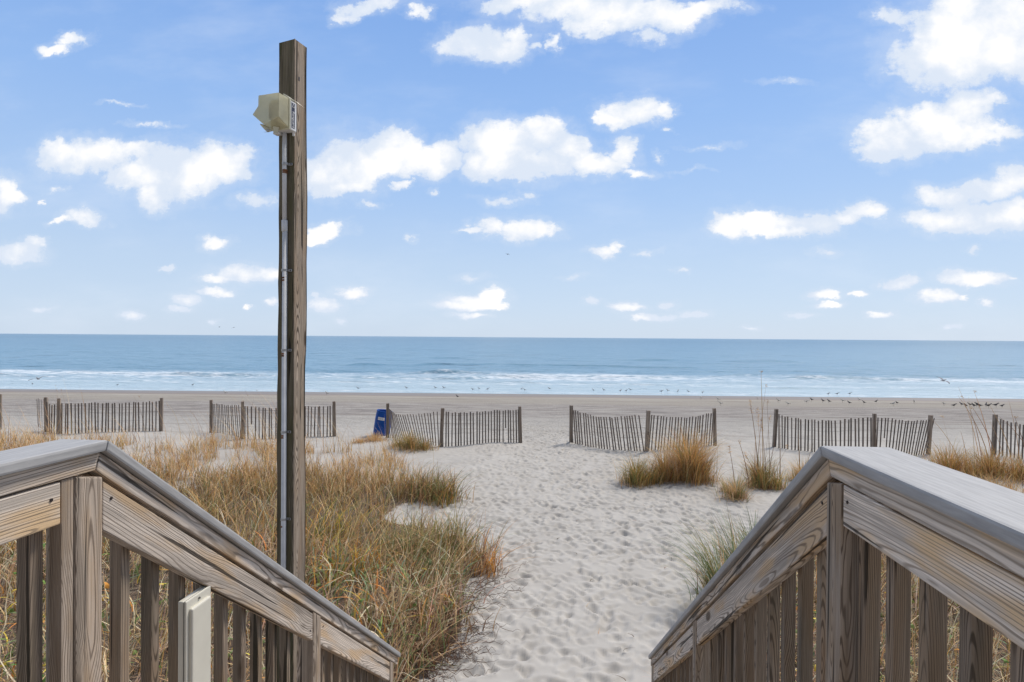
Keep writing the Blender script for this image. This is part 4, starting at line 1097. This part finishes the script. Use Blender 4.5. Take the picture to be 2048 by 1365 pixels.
G1 = [(GOLD, 4), (STRAW, 2.5), (TAN, 3), (BROWN, 1.5), (OLIVE, 1)]
G2 = [(OLIVE, 3.5), (GOLD, 3), (GREEN, 2), (STRAW, 1.5), (BROWN, 1)]
clump('big rounded golden grass clump in front of the fence right of the path', [(1378, 958, .52, 1.12, 1600), (1330, 962, .34, .82, 480), (1400, 962, .4, .6, 500)], G1 + [(GREEN, .8)])
clump('low green and gold grass tuft touching the left of the big rounded clump', [(1272, 968, .42, .62, 650), (1300, 965, .3, .55, 250)], G2)
clump('grass tuft with tall seeded sea oat stalks left of the right railing corner', [(1520, 975, .38, .72, 620), (1555, 978, .25, .5, 200)], G2,
      stalks=((1518, 975, 1500, 800, .32), (1526, 975, 1522, 742, .05), (1522, 975, 1515, 815, .45), (1532, 975, 1522, 838, .30), (1508, 975, 1512, 860, .0), (1515, 975, 1490, 905, .18), (1540, 975, 1534, 800, .12), (1528, 975, 1540, 830, .2), (1498, 978, 1478, 880, .1), (1545, 975, 1575, 890, .1), (1512, 975, 1532, 770, .05), (1560, 975, 1560, 850, .0), (1536, 975, 1550, 880, 0)))
clump('small thin straw tuft beside the sea oat tuft, nearest the path', [(1472, 998, .30, .50, 330), (1455, 985, .2, .4, 110)], [(STRAW, 3), (TAN, 3), (OLIVE, 2), (GREEN, 1)], stalks=((1470, 990, 1458, 892, .2), (1476, 990, 1486, 930, 0)))
clump('pale grass tuft half hidden by the right railing corner', [(1605, 962, .36, .52, 420)], [(STRAW, 3), (TAN, 3), (OLIVE, 2)], stalks=((1600, 960, 1596, 868, 0), (1610, 960, 1628, 880, 0)))
clump('olive grass tuft at the foot of the fence beside the blue barrel', [(820, 897, .50, .50, 600), (850, 899, .35, .35, 250), (795, 893, .3, .35, 160)], G2)
clump('low straw coloured tuft in front of the blue barrel', [(750, 882, .5, .26, 330), (720, 886, .4, .22, 180)], [(STRAW, 3), (TAN, 3), (GOLD, 2)])
clump('tall green reeds drooping over the sand beside the right railing', [(1440, 1215, .30, .95, 260), (1475, 1170, .32, 1.0, 220), (1500, 1120, .25, .7, 90)], [(GREEN, 4), (BLUEG, 3), (OLIVE, 3), (STRAW, 2), (BROWN, 1)], wd=.012, lean=(.15, .85), azf=lambda n: rng.normal(math.pi * .95, .8, n), dead=False, name='reed_clump')
clump('single upright green reed blade tuft above the right railing slope', [(1508, 1100, .10, .62, 22)], [(GREEN, 3), (BLUEG, 2)], wd=.016, lean=(.05, .35), dead=False, name='reed_clump')
clump('golden grass with tall bent stalks beyond the right railing cap', [(1900, 945, .7, .7, 800), (1980, 950, .8, .62, 900), (2050, 960, .7, .6, 600)], G1 + [(OLIVE, 2)],
      stalks=[(1890 + k * 15, 940, 1862 + k * 15 + random.uniform(-40, 22), random.uniform(785, 880), random.choice((0, 0, .06))) for k in range(13)] + [(1960, 940, 1920, 775, 0), (1985, 940, 1950, 782, .05)])

# ------------------------------------------------------------------ birds
def bird_mesh(kind, wing='rest'):
    # one continuous body: rings along bill, head, neck, back, tail
    cols = {'gull': ((.62, .62, .62), (.26, .28, .31), (.03, .03, .03)), 'dark': ((.10, .095, .10), (.035, .035, .04), (.015, .015, .015)), 'pale': ((.66, .64, .60), (.46, .44, .41), (.08, .07, .06))}[kind]
    ms = [plain(kind + nm, c_, .7) for nm, c_ in zip(('_belly_feathers', '_wing_feathers', '_tips'), cols)]
    spine = [(.235, .285, .003, .003), (.20, .290, .010, .010), (.185, .295, .022, .024), (.155, .302, .031, .034), (.125, .292, .029, .032), (.10, .262, .034, .038), (.06, .225, .052, .055), (0, .195, .066, .066), (-.07, .185, .062, .056), (-.13, .185, .044, .036), (-.19, .185, .026, .018), (-.27, .182, .018, .007), (-.30, .181, .010, .003)]
    n = 12; V = []; Fc = []; mi = []
    for x, z, ry, rz in spine: V += [(x, ry * math.cos(a * 2 * math.pi / n), z + rz * math.sin(a * 2 * math.pi / n)) for a in range(n)]
    for i in range(len(spine) - 1):
        for k in range(n):
            Fc.append((i * n + k, i * n + (k + 1) % n, (i + 1) * n + (k + 1) % n, (i + 1) * n + k))
            top = (math.sin((k + .5) * 2 * math.pi / n) > .1)
            mi.append(2 if i < 2 or i >= 10 else (1 if (top and i >= 5) else 0))
    Fc += [tuple(range(n)), tuple(range((len(spine) - 1) * n, len(spine) * n))[::-1]]; mi += [2, 2]
    for s in (-1, 1):
        if wing == 'rest':      # legs with feet
            i = len(V); pts = [(.01, s * .022, .15, .006), (.0, s * .022, .08, .0035), (.008, s * .022, .01, .0035), (.03, s * .024, .002, .006)]
            for x, y, z, r_ in pts: V += [(x + r_, y, z), (x, y + r_, z), (x - r_, y, z), (x, y - r_, z)]
            for q in range(3):
                for k in range(4): Fc.append((i + q * 4 + k, i + q * 4 + (k + 1) % 4, i + q * 4 + 4 + (k + 1) % 4, i + q * 4 + 4 + k)); mi.append(2)
        else:                    # spread wings, thin but solid
            i = len(V); st_ = [(0, .06, .05, .21), (.10, .30, .03, .27), (-.02, .56, -.0, .25), (-.10, .68, -.11, .23)]
            for fx, yv, bx2, zv in st_:
                fr = .09 if yv < .2 else (.10 if yv < .4 else (.03 if yv < .6 else -.09)); bk = -.09 if yv < .4 else (-.08 if yv < .6 else -.12)
                V += [(fr, s * yv, zv), (bk, s * yv, zv), (bk, s * yv, zv - .008), (fr, s * yv, zv - .014)]
            for q in range(3):
                for k in range(4): Fc.append((i + q * 4 + k, i + q * 4 + (k + 1) % 4, i + q * 4 + 4 + (k + 1) % 4, i + q * 4 + 4 + k)); mi.append(2 if q == 2 else 1)
            Fc.append((i + 12, i + 13, i + 14, i + 15)); mi.append(2)
    me = bpy.data.meshes.new('bird_' + kind); me.from_pydata(V, [], Fc)
    for m_ in ms: me.materials.append(m_)
    bm = bmesh.new(); bm.from_mesh(me); bm.normal_update(); bm.to_mesh(me); bm.free()
    for q, k in zip(me.polygons, mi): q.material_index = k; q.use_smooth = True
    return me


BM = {k: bird_mesh(k) for k in ('gull', 'dark', 'pale')}; BF = bird_mesh('gull', 'fly'); BD = bird_mesh('dark', 'fly')
ORD = ['first', 'second', 'third', 'fourth', 'fifth', 'sixth', 'seventh', 'eighth', 'ninth', 'tenth', 'eleventh', 'twelfth', 'thirteenth', 'fourteenth', 'fifteenth', 'sixteenth', 'seventeenth', 'eighteenth', 'nineteenth', 'twentieth',
       'twenty-first', 'twenty-second', 'twenty-third', 'twenty-fourth', 'twenty-fifth', 'twenty-sixth']


def put_birds(pts, kind, fmt, group, cat, size=1.25):
    for i, (px, py) in enumerate(sorted(pts)):
        x, y_ = gp(px, py); o = link(BM[kind], 'gull' if kind != 'dark' else 'shorebird'); s = size * random.uniform(.88, 1.12)
        o.location = (x, y_, max(g(x, y_), SEA - .03)); o.scale = (s * .82, s, s * 1.1); o.rotation_euler = (0, random.uniform(-.12, .12), random.choice((0, math.pi)) + random.gauss(0, .5))
        tag(o, fmt % ORD[i], cat, group)


water_line = [(65, 775), (235, 777), (386, 778), (716, 783), (812, 783), (870, 783), (887, 783), (945, 785), (958, 784), (976, 785), (1044, 785), (1049, 786), (1098, 785), (1186, 787), (1207, 787), (1241, 788), (1253, 788), (1260, 787),
              (1323, 789), (1335, 788), (1356, 789), (1376, 789), (1405, 790), (1657, 793), (1675, 793), (1700, 793)]
put_birds(water_line, 'gull', 'grey gull at the water\'s edge, %s from the left', 'gulls standing along the water\'s edge', 'gull', .98)
put_birds([(450, 790), (653, 791), (1402, 800), (1435, 803), (1441, 812), (1515, 800), (1556, 806), (1576, 812), (1613, 808), (1685, 806), (1718, 804), (1787, 813), (1828, 808), (1888, 812)], 'pale',
          'pale gull on the beach sand, %s pale one from the left', 'pale gulls resting on the beach', 'gull', .95)
put_birds([(914, 797), (1623, 804), (1645, 806), (1657, 807), (1698, 810), (1727, 809), (1753, 807), (1794, 810)], 'dark',
          'lone black bird on the beach sand, %s black one from left', 'black birds scattered on the beach', 'bird', .9)
put_birds([(1908, 816), (1922, 813), (1931, 816), (1939, 814), (1947, 817), (1953, 815), (1958, 817), (1972, 815), (1977, 817), (1992, 816), (2004, 817)], 'dark',
          'black bird in the tight flock at right, %s from left', 'flock of black birds at the right', 'bird', .95)
for me_, px, py, dist, rz, ry, sz, lb in ((BF, 1886, 766, 70, .2, .35, 1.2, 'gull gliding low over the breakers at the far right'), (BF, 77, 763, 62, 2.8, -.2, 1.1, 'gull flying just above the waterline at the far left'),
                                     (BD, 1015, 511, 95, .8, .3, .8, 'dark bird flying high in the sky above the path'), (BD, 439, 656, 160, .3, .1, .9, 'left of two tiny birds flying near the horizon left of the pole'), (BD, 468, 657, 160, 2.6, -.2, .9, 'right of two tiny birds flying near the horizon left of the pole')):
    d = ray(px, py); o = link(me_, 'flying_gull' if me_ == BF else 'flying_bird'); o.location = Vector((0, 0, CZ)) + Vector(d) * dist; o.rotation_euler = (ry, 0, rz); o.scale = (sz,) * 3
    tag(o, lb, 'gull' if me_ == BF else 'bird', 'birds in flight')
